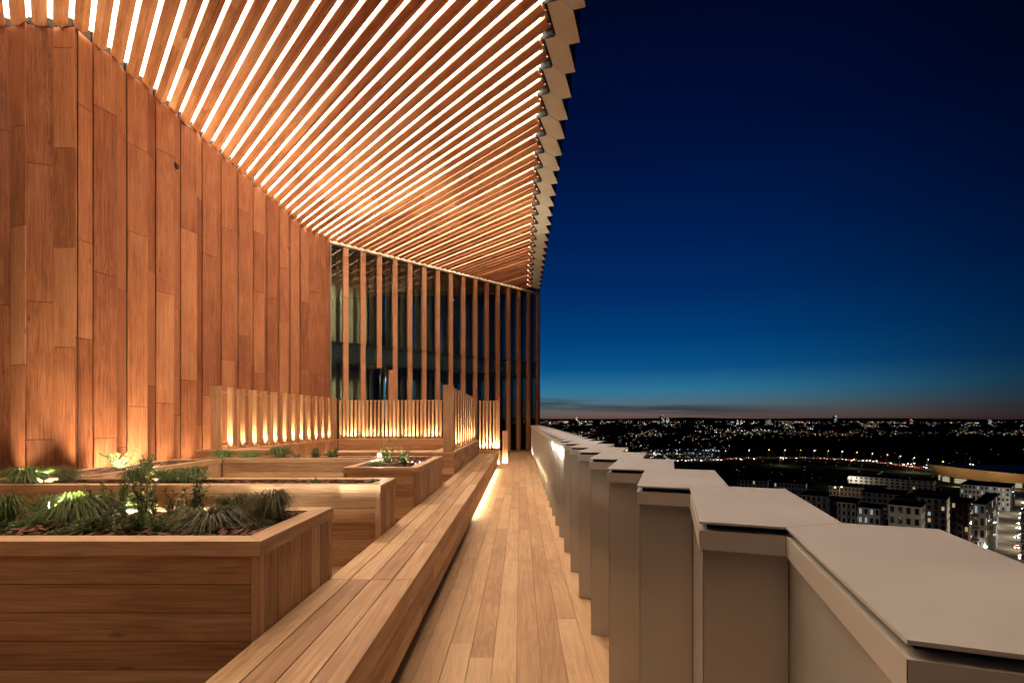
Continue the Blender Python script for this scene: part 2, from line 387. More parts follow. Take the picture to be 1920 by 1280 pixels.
# lining above the strips and roof slab
mb = MB(); mb.prism([(-14, -3.5), (.38, -3.5), (.38, 24.6), (-7.2, 17.2), (-7.3, 8.0), (-14, 8.0)], ZC+.20, ZC+.24); mb.build('lining', LINING, ce)
for n in range(-9, 24):
    h = hexpts(n); cx = sum(p[0] for p in h)/6; cy = sum(p[1] for p in h)/6
    hh = [(cx+(p[0]-cx)*.985, cy+(p[1]-cy)*.985) for p in h]
    m_ = MB(); m_.prism(hh, ZC, ZC+.02); m_.build('edge_panel', SOFF, ce, origin=(cx, cy, ZC))
out = []; inn = []
for n in range(-9, 24):
    h = hexpts(n); out += [h[4], h[3]]
    inn += [(h[5][0]-.0, h[5][1]), (h[0][0]-.0, h[0][1])]
out.append(hexpts(23)[2])
m_ = MB()
for i in range(len(out)-1):
    p, q = out[i], out[i+1]; m_.face([(*p, ZC+.024), (*q, ZC+.024), (*q, ZC+.85), (*p, ZC+.85)])
m_.build('outer_cladding', DARKM, ce)
m_ = MB()
for i in range(len(inn)-1):
    p, q = inn[i], inn[i+1]; m_.board((p[0]-.028, p[1], ZC-.035), (q[0]-p[0], q[1]-p[1], 0), (.014, 0, 0), (0, 0, .24))
m_.build('edge_trim', BLACK, ce)
m_ = MB(); m_.prism([(-14, -3.5), (.9, -3.5), (.9, 25), (-7.4, 17.4), (-7.4, 8.2), (-14, 8.2)], ZC+.86, ZC+.95); m_.build('roof_slab', DARKM, ce)
m_ = MB(); m_.prism([(.33, -1.5), (.8, -1.5), (.8, 24.6), (.33, 24.6)], ZC+.10, ZC+.14); m_.build('edge_tray', BLACK, ce)

# ---------------------------------------------------------------- glazed facade
gf = empty('glazed_facade', tuple(fac(4.9)), 'tall glazed wall with vertical cedar fins at the far end of the terrace', 'glass wall')
LN = 9.745*1.075; T0 = .059*9.745; SPC = 9.745*(1.063-.059)/15
bays = [.03]+[T0+SPC*i for i in range(16)]
zt = ZC-.16
FU = Vector((FL[0], FL[1], 0)); FN = Vector((FL[1], -FL[0], 0))
for i in range(16):
    a = bays[i]+(.012 if i == 0 else .08); b = bays[i+1]-.08
    zs = [(.06, 3.54), (3.60, 4.24), (4.30, zt)]
    if i == 2: zs = [(.06, 3.40), (3.60, 4.24), (4.30, 6.2), (6.26, zt)]
    for j, (z0, z1) in enumerate(zs):
        aa, bb = a, b
        if i == 2 and j == 0: bb = b+.13
        if i == 3 and j == 0: aa = a+.22; z0 = .06
        if i == 2 and j == 0: bb = a+.62
        m_ = MB(); m_.board(fac(aa, -.1, z0), FU*(bb-aa), (0, 0, z1-z0), FN*.02); w_ = m_.build('window_pane', GLASS2 if (j == 1) else GLASS, gf, origin=fac((aa+bb)/2, -.1, (z0+z1)/2))
        m_ = MB()
        for (s0, s1, y0, y1) in ((aa-.03, aa, z0-.03, z1+.03), (bb, bb+.03, z0-.03, z1+.03), (aa, bb, z0-.03, z0), (aa, bb, z1, z1+.03)):
            m_.board(fac(s0, -.09, y0), FU*(s1-s0), (0, 0, y1-y0), FN*.05)
        m_.build('window_frame', FRAME, gf, origin=fac((aa+bb)/2, -.1, (z0+z1)/2))
for i in range(16):
    s = bays[i+1]; m_ = MB(); wdt = .185
    zb = 0.0 if i != 2 else 3.46
    segs = [(zb, 3.57), (3.58, 4.26), (4.27, 5.9), (5.91, zt+.05)] if i != 2 else [(3.46, 4.26), (4.27, 5.9), (5.91, zt+.05)]
    for (z0, z1) in segs:
        if z1-z0 < .02: continue
        m_.board(fac(s-wdt/2, -.12, z0), (0, 0, z1-z0), FU*wdt, FN*.12, tone=rnd(.35, .65))
    if i == 3: m_.board(fac(s-wdt/2-.16, -.1, 0), (0, 0, 3.4), FU*.157, FN*.115, tone=.5)
    m_.build('fin', FINM, gf, origin=fac(s, 0, 3))
m_ = MB(); m_.board(fac(0, -.12, zt+.055), FU*LN, FN*.15, (0, 0, .095)); m_.build('head_beam', HEADM, gf)
m_ = MB()
for i in range(len(bays)-1): m_.board(fac(bays[i]+(.02 if i == 0 else .083), -.12, ZC-.009), FU*(SPC-.17), FN*.1, (0, 0, .02))
m_.board(fac(0, -.02, 0), FU*.03, FN*.06, (0, 0, zt)); m_.build('edge_flashing', HEADM, gf)
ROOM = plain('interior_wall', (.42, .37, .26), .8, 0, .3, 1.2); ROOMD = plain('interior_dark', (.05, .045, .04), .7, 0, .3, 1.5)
m_ = MB(); m_.board(fac(-.6, -3.2, -.1), FU*3.4, FN*.15, (0, 0, ZC+.9)); m_.build('interior_wall', ROOM, gf)
m_ = MB(); m_.board(fac(-.6, -3.2, -.1), FN*3.0, FU*.15, (0, 0, ZC+.9)); m_.build('interior_wall', ROOM, gf)
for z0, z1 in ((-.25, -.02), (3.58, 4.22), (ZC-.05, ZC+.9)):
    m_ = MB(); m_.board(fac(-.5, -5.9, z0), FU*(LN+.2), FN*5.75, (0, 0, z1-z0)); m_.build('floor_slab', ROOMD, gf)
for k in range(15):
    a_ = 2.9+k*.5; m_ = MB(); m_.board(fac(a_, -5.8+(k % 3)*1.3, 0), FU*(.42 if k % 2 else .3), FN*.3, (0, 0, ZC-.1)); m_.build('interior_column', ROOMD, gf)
for i in range(16):
    m_ = MB(); b_ = bays[i+1]-.09; m_.board(fac(b_-.15, -.34, 0), FU*.15, (0, 0, zt), FN*.03); m_.build('pane_strip', ROOM, gf, origin=fac(b_-.07, -.34, 3))  # upright olive strip just behind the right side of each bay
for k in range(6):
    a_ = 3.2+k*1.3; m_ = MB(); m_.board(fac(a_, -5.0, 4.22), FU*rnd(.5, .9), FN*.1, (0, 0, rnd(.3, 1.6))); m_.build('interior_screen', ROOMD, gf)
for (t_, o_, z_, pw_) in ((1.2, -1.7, 3.3, 110), (4.2, -2.2, 3.3, 50), (1.2, -1.7, 7.2, 130), (4.0, -2.2, 7.2, 80), (6.6, -2.0, 7.2, 40)):
    p = fac(t_, o_, z_); m_ = MB(); m_.cyl((p.x, p.y, p.z), (p.x, p.y, p.z+.06), .14, .14, 16); q_ = m_.build('ceiling_lamp', LINING, gf, origin=p)
    area('ceiling_lamp_light', p+Vector((0, 0, -.02)), (0, 0, -1), .25, .25, pw_, (1, .93, .66), q_)
e1 = fac(LN)
m_ = MB(); m_.board(e1+Vector((-.08, 0, -.3)), (0, 4, 0), (.08, 0, 0), (0, 0, ZC+1.1)); m_.build('return_wall', DARKM, gf)

# ---------------------------------------------------------------- parapet
pa = empty('parapet', (.7, 10, 0), 'waist-high pleated pale metal parapet along the right of the walkway', 'parapet')
PA = lambda n: (.476, (.657+.764*n)*.9067)
def hexp(n, inset=0):
    a = PA(n)[1]; k = .9067
    P = [(.476, a), (.669, a-.077*k), (.845, a-.022*k), (1.038, a+.667*k), (.845, a+.742*k), (.669, a+.687*k)]
    if inset:
        cx = .757; P = [(cx+(p[0]-cx)*(1-inset/.28), p[1]) for p in P]
    return P
n0, n1 = -2, 33
for n in range(n0, n1):
    h = hexp(n); cx = sum(p[0] for p in h)/6; cy = sum(p[1] for p in h)/6
    hh = [(cx+(p[0]-cx)*.997, cy+(p[1]-cy)*.997) for p in h]
    m_ = MB(); m_.prism(hh, 1.2225, 1.2285); m_.build('coping_panel', COPE, pa, origin=(cx, cy, 1.2285))
def wallpath(off):
    inn, out = [], []
    for n in range(n0, n1):
        h = hexp(n); inn += [(h[1][0]+off*1.0, h[1][1]+off*.8), (h[0][0]+off, h[0][1]+off*.8)] if False else []
        inn += [(h[1][0]+off, h[1][1]+off*.9), (h[0][0]+off, h[0][1]+off*.9)]
        out += [(h[2][0]-off, h[2][1]), (h[3][0]-off, h[3][1])]
    return inn, out
def strip(mbx, path, z0, z1, flip=False, gap=0):
    for i in range(len(path)-1):
        p, q = Vector((*path[i], 0)), Vector((*path[i+1], 0)); d = (q-p); u = d.normalized(); p = p+u*gap; q = q-u*gap
        f = [(p.x, p.y, z0), (q.x, q.y, z0), (q.x, q.y, z1), (p.x, p.y, z1)]
        mbx.face(f if flip else f[::-1], [(0, 0), (d.length, 0), (d.length, z1-z0), (0, z1-z0)])
# inner path runs B'(n) -> A(n) -> B'(n+1)
ia, oa = wallpath(.0)
ib, ob = wallpath(.016); ic, oc = wallpath(.032)
m_ = MB(); strip(m_, ib, 0.004, 1.158, gap=.0015); m_.build('wall_panel', PANEL, pa)
m_ = MB(); strip(m_, ic, 0.0, 1.225); m_.build('shadow_gap', BLACK, pa)
m_ = MB(); strip(m_, ia, 1.155, 1.205, gap=.001)
for i in range(len(ia)-1):      # thin top and underside of the band
    p, q, p2, q2 = ia[i], ia[i+1], ic[i], ic[i+1]
    m_.face([(*p, 1.205), (*q, 1.205), (*q2, 1.205), (*p2, 1.205)]); m_.face([(*p, 1.155), (*q, 1.155), (*q2, 1.155), (*p2, 1.155)])
m_.build('top_band', BANDM, pa)
m_ = MB(); strip(m_, oa, -3.5, 1.2225, flip=True); m_.build('outer_panel', PANEL, pa)

# ---------------------------------------------------------------- tower below the terrace
mb = MB(); mb.prism([(-14, -6), (.7, -6), (.7, 24.5), (-14, 24.5)], GZ+.02, -3.4)
o = mb.build('terrace_tower', DARKM, origin=(0, 8, GZ)); tag(o, 'dark tower block that carries the terrace, below the parapet', 'building')

# ---------------------------------------------------------------- bench
be = empty('long_bench', (-.96, 7, 0), 'long low bench of pale larch planks running along the walkway', 'bench')
m_ = MB(); bx0 = -1.243; bw = (1.243-.686)/4
joints = [-.6, 1.28, 3.12, 4.05, 5.9, 7.7, 9.6, 11.5, 13.2, 14.62]
for i in range(4):
    for a, b in zip(joints[:-1], joints[1:]):
        m_.box(bx0+bw*i+.003, bx0+bw*(i+1)-.003, a+.0035, b-.0035, .432, .468, axis=1)
m_.build('seat_planks', BENCH, be, origin=(-.96, 7, .45))
m_ = MB(); zrow = [(.10, .222), (.226, .346), (.350, .431)]
m_ = MB()
for (z0, z1) in ((.10, .208), (.212, .320), (.324, .430)):
    y = -.6-rnd(0, 1)
    while y < 14.6:
        y1 = min(14.6, y+random.choice((1.2, 1.6, 2.1))); m_.board((-.712, y, z0), (0, y1-y-.003, 0), (0, 0, z1-z0), (.022, 0, 0)); y = y1
for z0, z1 in ((.10, .208), (.212, .320), (.324, .430)): m_.board((-1.24, 14.58, z0), (.527, 0, 0), (0, 0, z1-z0), (0, .022, 0))
m_.build('front_panel', BENCH, be, origin=(-.7, 7, .27))
m_ = MB(); m_.box(-1.23, -.735, -.5, 14.56, .0, .428); m_.build('plinth', VOIDM, be, origin=(-.96, 7, .2))
m_ = MB(); m_.box(-.733, -.716, 7.4, 14.56, .075, .09); m_.build('led_strip', LEDB, be, origin=(-.72, 11, .08))

# ---------------------------------------------------------------- planters
def cladding(m_, x0, x1, y, z0, z1, nrm, pitch=.136, horiz=True, axis='x'):
    """boards on a plane: axis 'x' -> plane y const, runs x0..x1; axis 'y' -> plane x const (value y), runs x0..x1 in y"""
    def B(a, b, za, zb, alongz):
        if axis == 'x': o = Vector((a, y, za)); ul = Vector((b-a, 0, 0)); nn = Vector((0, nrm*.02, 0))
        else: o = Vector((y, a, za)); ul = Vector((0, b-a, 0)); nn = Vector((nrm*.02, 0, 0))
        vz = Vector((0, 0, zb-za))
        if alongz: m_.board(o, vz, ul, nn)
        else: m_.board(o, ul, vz, nn)
    if horiz:
        z = z1
        while z > z0+.01:
            zb = max(z0, z-pitch); a = x0-rnd(0, 2.6)
            while a < x1:
                b = a+random.choice((3.2, 4.2, 5.6)) if horiz != 'brick' else a+random.choice((.45, .6, .75))
                B(max(a, x0), min(b, x1)-.002 if b < x1 else x1, zb+.004, z, False) if min(b, x1)-max(a, x0) > .03 else None
                a = b
            z = zb
    else:
        a = x0; n = max(1, round((x1-x0)/.143)); st = (x1-x0)/n
        for i in range(n): B(a+st*i+.0025, a+st*(i+1)-.0025, z0, z1, True)
def mulch(x0, x1, y0, y1, z, name_parent):
    m_ = MB(); nx = max(4, int((x1-x0)/.12)); ny = max(3, int((y1-y0)/.12))
    g = [[(x0+(x1-x0)*i/nx, y0+(y1-y0)*j/ny, z+rnd(-.008, .02)) for j in range(ny+1)] for i in range(nx+1)]
    for i in range(nx):
        for j in range(ny): m_.face([g[i][j], g[i+1][j], g[i+1][j+1], g[i][j+1]], mi=1)
    cnt = int((x1-x0)*(y1-y0)*750)
    for _ in range(min(cnt, 2600)):
        c = Vector((rnd(x0+.02, x1-.02), rnd(y0+.02, y1-.02), z+rnd(.008, .035))); a = rnd(0, 6.28); l = rnd(.012, .045); w_ = rnd(.006, .014)
        d = Vector((math.cos(a), math.sin(a), rnd(-.35, .35))).normalized(); s = d.cross(Vector((rnd(-.4, .4), rnd(-.4, .4), 1))).normalized(); t = d.cross(s)
        m_.board(c-d*l, d*2*l, s*w_*2, t*.005)
    o = struct(m_.build('bark_mulch', [BARK, SOILM], origin=(x0, y0, z)), 'stuff'); return o
def planter(x0, x1, y0, y1, z0, label, z1=.92, rw_=.115, rh=.07, left=True, dyx=None, soil=True, name='planter', cat='planter'):
    p = empty(name, ((x0+x1)/2, (y0+y1)/2, z0), label, cat, 'cedar planters on the terrace' if name == 'planter' else None)
    org = ((x0+x1)/2, (y0+y1)/2, z1)
    zc = z1-rh-.003
    m_ = MB(); cladding(m_, x0+.045, x1-.045, y0+.022, z0, zc, -1); m_.build('front_panel', BENCH, p, origin=org)
    m_ = MB(); cladding(m_, y0+.045, y1-.045, x1-.022, z0, zc, 1, horiz=False, axis='y'); m_.build('side_panel', BENCH, p, origin=org)
    m_ = MB(); cladding(m_, y0+.045, y1-.045, x0+.022, z0, zc, -1, horiz=False, axis='y'); m_.build('side_panel', BENCH, p, origin=org)
    m_ = MB(); cladding(m_, x0+.045, x1-.045, y1-.022, z0, zc, 1); m_.build('back_panel', BENCH, p, origin=org)
    for cx in (x0+.001, x1-.042):
        for cy in (y0+.001, y1-.042): m_ = MB(); m_.box(cx, cx+.041, cy, cy+.041, z0, zc, axis=2); m_.build('corner_post', BENCH, p, origin=org)
    m_ = MB(); m_.box(x0+.05, x1-.05, y0+.05, y1-.05, z0, z1-.11); m_.build('liner', VOIDM, p, origin=org)
    m_ = MB(); e = .008
    def capb(pl, l, tone=None):
        a = [Vector((*q, z1-rh)) for q in pl]; b = [Vector((*q, z1)) for q in pl]; tone = rnd(.2, .9); u = rnd(0, 40)
        def uvp(q): return (u+(q.x if l == 'x' else q.y), u+(q.y if l == 'x' else q.x))
        m_.face(b, [uvp(q) for q in b], tone); m_.face(a[::-1], [uvp(q) for q in a[::-1]], tone)
        for i in range(4):
            j = (i+1) % 4; f = [a[i], a[j], b[j], b[i]]; m_.face(f, [(u+(q.x if l == 'x' else q.y), u+q.z) for q in f], tone)
    X0, X1, Y0, Y1 = x0-e, x1+e, y0-e, y1+e
    g = .0012
    capb([(X0+g, Y0), (X1-g, Y0), (X1-rw_-g, Y0+rw_), (X0+rw_+g, Y0+rw_)], 'x')
    capb([(X1, Y0+g), (X1, Y1-g), (X1-rw_, Y1-rw_-g), (X1-rw_, Y0+rw_+g)], 'y')
    capb([(X1-g, Y1), (X0+g, Y1), (X0+rw_+g, Y1-rw_), (X1-rw_-g, Y1-rw_)], 'x')
    capb([(X0, Y1-g), (X0, Y0+g), (X0+rw_, Y0+rw_+g), (X0+rw_, Y1-rw_-g)], 'y')
    m_.build('rim', BENCH, p, origin=org)
    if soil: mulch(x0+.09, x1-.09, y0+.09, y1-.09, z1-.04, p)
    return p
planter(-6.2, -1.245, 2.31, 3.19, .2, 'nearest long cedar planter, at the bottom left with shrubs and grass mounds')
planter(-7.0, -1.245, 4.28, 4.81, .2, 'second cedar planter from the front, with a patch of light on its front')
planter(-5.1, -4.4, 4.83, 7.1, .2, 'cedar planter strip running back beside the cedar wall')
planter(-4.74, -2.16, 7.26, 7.70, .2, 'cedar planter in front of the fence, with bright grass and spiky shrubs')
planter(-2.13, -1.245, 5.82, 7.66, .2, 'square cedar planter beside the bench with two glaring spotlights in it')

# ---------------------------------------------------------------- plinths and slatted screens
def plinth(x0, x1, y0, y1, z0, z1, label, mat=BENCH, brick=False, cap=True):
    p = empty('cedar_plinth', ((x0+x1)/2, (y0+y1)/2, z0), label, 'plinth', 'cedar plinths under the slatted screens')
    org = ((x0+x1)/2, (y0+y1)/2, z1); rh = .045; zc = z1-rh-.003
    m_ = MB(); cladding(m_, x0+.003, x1-.003, y0+.022, z0, zc, -1, pitch=.125); m_.build('front_panel', mat, p, origin=org); m_ = MB()
    cladding(m_, x0+.003, x1-.003, y1-.022, z0, zc, 1, pitch=.125); m_.build('back_panel', mat, p, origin=org)
    m_ = MB(); cladding(m_, y0+.024, y1-.024, x1-.022, z0, zc, 1, pitch=.105, horiz='brick' if brick else False, axis='y'); m_.build('side_panel', mat, p, origin=org); m_ = MB()
    cladding(m_, y0+.024, y1-.024, x0+.022, z0, zc, -1, horiz=False, axis='y'); m_.build('side_panel', mat, p, origin=org)
    m_ = MB(); m_.box(x0+.03, x1-.03, y0+.03, y1-.03, z0, zc); m_.build('core', VOIDM, p, origin=org)
    m_ = MB()
    if x1-x0 > y1-y0: m_.box(x0-.006, x1+.006, y0-.006, y1+.006, z1-rh, z1, axis=0)
    else: m_.box(x0-.006, x1+.006, y0-.006, y1+.006, z1-rh, z1, axis=1)
    m_.build('rim', mat, p, origin=org)
plinth(-6.2, -5.44, 9.7, 14.38, .2, .92, 'long cedar plinth under the left slatted screen', FENCE)
plinth(-6.2, -4.82, 9.22, 9.69, .2, .92, 'short cedar plinth block at the near end of the left screen', FENCE)
plinth(-5.43, -1.68, 14.4, 14.9, .2, .92, 'cedar plinth under the back slatted screen', FENCE)
plinth(-1.66, -1.245, 9.07, 14.38, .2, .89, 'cedar plinth of short staggered boards under the right slatted screen', BENCH, True)
plinth(-3.7, -1.68, 9.07, 9.5, .2, .89, 'low cedar plinth closing the front of the screened bay', BENCH)
plinth(-1.40, -.70, 16.12, 16.45, .0, .47, 'short brightly lit plinth beyond the end of the bench', FENCE)

def screen(label, slats, rail, posts, org, lamps):
    p = empty('slatted_screen', org, label, 'screen', 'slatted cedar screens')
    for (x, y, wx, wy, z0, z1) in slats:
        m_ = MB(); m_.box(x-wx/2, x+wx/2, y-wy/2, y+wy/2, z0, z1, axis=2); m_.build('slat', FENCE, p, origin=(x, y, z0))
    for (x, y, wx, wy, z0, z1) in posts:
        m_ = MB(); m_.box(x-wx/2, x+wx/2, y-wy/2, y+wy/2, z0, z1, axis=2); q = m_.build('end_board', FENCE, p, origin=(x, y, z0))
        for sx in (-.045, .045):
            b = MB(); b.cyl((x+sx, y-wy/2-.004, z1-.06), (x+sx, y-wy/2, z1-.06), .011, .011, 8); b.build('bolt', STEEL, q, origin=(x+sx, y, z1-.06))
    for (x0, x1, y0, y1, z0, z1) in rail:
        m_ = MB(); m_.box(x0, x1, y0, y1, z0, z1, axis=0 if x1-x0 > y1-y0 else 1, tone=.5); m_.build('rail', STEEL if (z1-z0) < .02 else FENCE, p, origin=((x0+x1)/2, (y0+y1)/2, z0))
    for (loc, sx, sy, pw, dr) in lamps:
        m_ = MB(); m_.box(loc[0]-sx/2, loc[0]+sx/2, loc[1]-sy/2, loc[1]+sy/2, loc[2]-.012, loc[2]-.002); hb = m_.build('light_bar', STEEL, p, origin=loc)
        area('light_bar_lamp', loc, dr, sx, sy, pw, WARM, hb, 70)
    return p
sl = []
y = 9.55; i = 0
while y < 14.36:
    tx = .235*(y-9.5)/4.8
    if i % 2 == 0: sl.append((-5.73+tx, y, .105, .05, .921, 2.13))
    else: sl.append((-5.70+tx, y, .05, .045, .921, 2.12))
    y += .198; i += 1
lm = [((-5.68+.235*(y0-9.4)/4.8, y0+.185, .945), .03, .09, 5, (-.04, .12, 1)) for y0 in [9.27+.396*j for j in range(12)]]
screen('left slatted screen standing on the long plinth, strongly lit from below', sl, [(-5.86, -5.825, 9.3, 14.3, 2.02, 2.06), (-5.86, -5.825, 9.3, 14.3, 1.0, 1.04)],
       [(-5.86, 9.32, .19, .045, .921, 2.15)], (-5.75, 11.8, .92), lm)
sl = []; x = -5.44
while x < -1.75: sl.append((x, 14.6, .062, .045, .921, 2.085)); x += .1165
screen('back slatted screen of close slats in front of the windows', sl, [(-5.46, -1.72, 14.63, 14.64, 2.055, 2.067), (-5.46, -1.72, 14.63, 14.66, .96, 1.0)], [], (-3.5, 14.6, .92),
       [((-5.46+.62*j+.31, 14.53, .945), .5, .03, 7, (0, .15, 1)) for j in range(6)])
sl = []; y = 9.45
while y < 14.35: sl.append((-1.335, y+.13, .05, .27, .891, 2.12)); y += .44
screen('right slatted screen with a broad end board, beside the bench', sl, [(-1.42, -1.38, 9.3, 14.3, 2.0, 2.04), (-1.42, -1.38, 9.3, 14.3, 1.0, 1.04)],
       [(-1.36, 9.13, .20, .05, .891, 2.15)], (-1.35, 11.8, .89), [((-1.335, 9.45+.44*j-.09, .915), .06, .12, 4.5, (0, .3, 1)) for j in range(11)])
sl = [(-1.36+.115*j, 16.28, .055, .05, .471, 2.14) for j in range(5)]
screen('small far screen ending in a broad board, glowing at its foot', sl, [(-1.40, -.72, 16.31, 16.32, 2.10, 2.112)], [(-.77, 16.27, .14, .05, .471, 2.16)], (-1.05, 16.3, .47),
       [((-1.05, 16.2, .485), .62, .04, 30, (0, .22, 1)), ((-.70, 16.14, .02), .10, .10, 9, (0, .1, 1))])
m_ = MB(); m_.box(-.62, -.44, 16.62, 16.70, .03, 1.10, axis=2); tmpo = empty('end_post', (-.53, 16.66, 0), 'pale timber post panel at the far end of the walkway', 'post')
m_.build('panel', FENCE, tmpo, origin=(-.53, 16.66, .5)); m_ = MB(); m_.box(-.625, -.435, 16.61, 16.71, 0, .03); m_.build('foot_plate', STEEL, tmpo, origin=(-.53, 16.66, 0))
l_ = area('post_lamp', (-.53, 16.5, .04), (0, .5, 1), .15, .05, 10, WARM, tmpo)
m_ = MB(); m_.cyl((-.77, 16.20, 2.19), (-.77, 16.26, 2.19), .045, .05, 14); m_.box(-.81, -.73, 16.235, 16.28, 2.162, 2.175); m_.cyl((-.735, 16.24, 2.22), (-.705, 16.24, 2.24), .03, .035, 10)
tag(m_.build('alarm_beacon', plain('red_plastic', (.55, .02, .015), .35), origin=(-.77, 16.23, 2.17)), 'small red alarm beacon on top of the far screen board', 'alarm')
# recessed lamps at the far foot of the parapet
m_ = MB(); m_.box(.40, .44, 20.6, 20.75, .005, .02); o = m_.build('floor_lamp', STEEL, origin=(.42, 20.7, 0)); tag(o, 'small floor lamp at the far foot of the parapet', 'light')
area('floor_lamp_light', (.42, 20.67, .025), (.25, .1, 1), .04, .14, 14, WARM, o)

# ---------------------------------------------------------------- plants
def grass(px, Y, z, rad, h, n, label, mat=GRASS, wind=(0, 0), fine=1.0, name='grass_tuft'):
    X = (px-976)/F*Y; m_ = MB()
    for _ in range(n):
        a = rnd(0, 6.283); r0 = rad*.35*math.sqrt(random.random()); b = Vector((math.cos(a)*r0, math.sin(a)*r0, 0))
        a += rnd(-.5, .5); reach = rad*rnd(.35, 1.1); hh = h*rnd(.55, 1.05); wd = .0028*fine*rnd(.7, 1.4)
        out = Vector((math.cos(a), math.sin(a), 0))*reach+Vector((wind[0], wind[1], 0))*rad*rnd(.5, 1.1)
        side = Vector((-out.y, out.x, 0)).normalized()*wd if out.length > 1e-4 else Vector((wd, 0, 0)); tn = random.random(); pr = None; NSEG = 5
        for s in range(NSEG+1):
            t = s/NSEG; p = b+out*(t**1.5)+Vector((0, 0, hh*(math.sin(t*math.pi*(.86 if reach > rad*.5 else .6)))))
            ww = side*(1-t*.85); cur = (p-ww, p+ww)
            if pr: m_.face([pr[0], pr[1], cur[1], cur[0]], None, tn)
            pr = cur
    o = m_.build(name, mat); o.location = (X, Y, z); tag(o, label, 'grass', 'ornamental grass tufts in the planters'); return o
def shrub(px, Y, z, rad, h, stems, leaves, label, lsz=.014, wild=.3, name='leafy_shrub'):
    X = (px-976)/F*Y; root = empty(name, (X, Y, z), label, 'shrub', 'leafy shrubs in the planters'); sm = MB(); lf = MB()
    for _ in range(stems):
        a = rnd(0, 6.283); p = Vector((rnd(-1, 1)*rad*.25, rnd(-1, 1)*rad*.25, 0)); H = h*rnd(.55, 1.05)
        lean = Vector((math.cos(a), math.sin(a), 0))*rad*rnd(.2, 1.0); q = None; K = 7; prev = p
        for s in range(1, K+1):
            t = s/K; q = p+lean*t**1.3+Vector((rnd(-1, 1)*rad*.05, rnd(-1, 1)*rad*.05, H*t)); sm.cyl(prev, q, .0032*(1.1-t*.7), .0032*(1.1-(s+1)/K*.7), 4)
            for _2 in range(leaves):
                c = prev.lerp(q, random.random()); d = Vector((rnd(-1, 1), rnd(-1, 1), rnd(-.2, .9))).normalized(); L2 = lsz*rnd(.7, 1.5)*(1.15-t*.5)
                sd = d.cross(Vector((rnd(-1, 1), rnd(-1, 1), rnd(-1, 1)))).normalized()*L2*.42; c2 = c+d*L2*.4; tn = random.random()
                nn = d.cross(sd).normalized()*L2*.12
                lf.face([c2, c2+d*L2*.7+sd-nn, c2+d*L2*1.7, c2+d*L2*.7], None, tn); lf.face([c2, c2+d*L2*.7, c2+d*L2*1.7, c2+d*L2*.7-sd-nn], None, tn)
            prev = q
    a = sm.build('stems', STEMM); a.parent = root; b = lf.build('leaves', LEAF); b.parent = root
    return root
zs_ = .88
grass(8, 2.75, zs_, .14, .20, 260, 'pale spiky grass at the left edge of the nearest planter', fine=1.2)
grass(150, 2.95, zs_, .26, .17, 750, 'green windswept grass mound around the nearest spotlight', wind=(.6, -.1))
grass(95, 3.02, zs_, .13, .15, 260, 'small bright grass tuft lit by the nearest spotlight')
grass(395, 2.72, zs_, .20, .125, 600, 'low brownish grass mound in the middle of the nearest planter', GRASSD, (.2, -.2))
grass(440, 2.95, zs_, .15, .16, 520, 'rounded dark grass mound, second from the right in the nearest planter', GRASSD, (-.35, 0))
grass(508, 2.88, zs_, .17, .19, 750, 'largest dark grass mound, rightmost in the nearest planter', GRASSD, (-.3, 0))
grass(345, 2.82, zs_, .12, .10, 260, 'small low grass mound between the shrubs and the grass mounds', GRASSD)
shrub(200, 2.92, zs_, .13, .24, 12, 7, 'bushy leafy shrub just right of the spotlight in the nearest planter')
shrub(232, 3.0, zs_, .05, .32, 4, 9, 'slim upright shrub with a tall bright stem in the nearest planter')
shrub(268, 2.98, zs_, .12, .30, 11, 8, 'bright silvery shrub, brightest lit in the nearest planter')
shrub(322, 3.0, zs_, .10, .20, 7, 6, 'sparse airy shrub behind the bark in the nearest planter')
shrub(365, 2.96, zs_, .12, .33, 10, 7, 'tall leafy shrub left of the round grass mounds')
shrub(180, 2.62, zs_, .15, .11, 16, 8, 'low dark leafy plant at the front rim, left of centre in the nearest planter', .017)
shrub(245, 2.62, zs_, .16, .10, 16, 8, 'low grey-green leafy plant at the front rim of the nearest planter', .017)
shrub(310, 2.62, zs_, .12, .10, 12, 7, 'low leafy clump beside the brownish grass at the front rim', .016)
shrub(50, 2.68, zs_, .22, .07, 18, 5, 'withered leafy ground plant at the left front of the nearest planter', .018)
grass(50, 4.55, zs_, .30, .17, 850, 'windswept green grass mound behind the left spotlight of the second planter', wind=(.5, 0))
grass(125, 4.62, zs_, .14, .15, 420, 'dark rounded grass tuft right of the left spotlight', GRASSD)
grass(258, 4.62, zs_, .15, .17, 380, 'bright spiky grass tuft in the second planter near the small lamp', fine=1.3)
grass(312, 4.58, zs_, .18, .15, 520, 'dark green grass clump right of the small lamp', fine=1.2)
grass(355, 4.60, zs_, .18, .16, 520, 'dark green grass clump at the right end of the row in the second planter', fine=1.2)
shrub(225, 5.9, zs_, .20, .24, 13, 8, 'bright lit shrub in the planter strip by the cedar wall', .02)
shrub(270, 5.6, zs_, .16, .22, 9, 6, 'darker shrub behind the bright one by the cedar wall', .02)
shrub(592, 4.55, zs_, .09, .07, 7, 5, 'tiny dark herb in the middle of the second planter', .014)
shrub(700, 4.55, zs_, .10, .055, 8, 6, 'tiny leafy herb near the right end of the second planter', .014)
grass(420, 7.42, zs_, .20, .15, 360, 'dark green tuft at the left of the planter below the screen', fine=1.6)
grass(468, 7.44, zs_, .20, .13, 360, 'second dark green tuft from the left below the screen', fine=1.6)
grass(526, 7.42, zs_, .19, .20, 420, 'bright yellow-green tuft lit from below in front of the screen', fine=1.8)
shrub(556, 7.42, zs_, .14, .10, 8, 5, 'low leafy plant right of the bright tuft', .02)
shrub(592, 7.44, zs_, .15, .20, 9, 5, 'dark spiky shrub, left one of the pair near the square planter', .024)
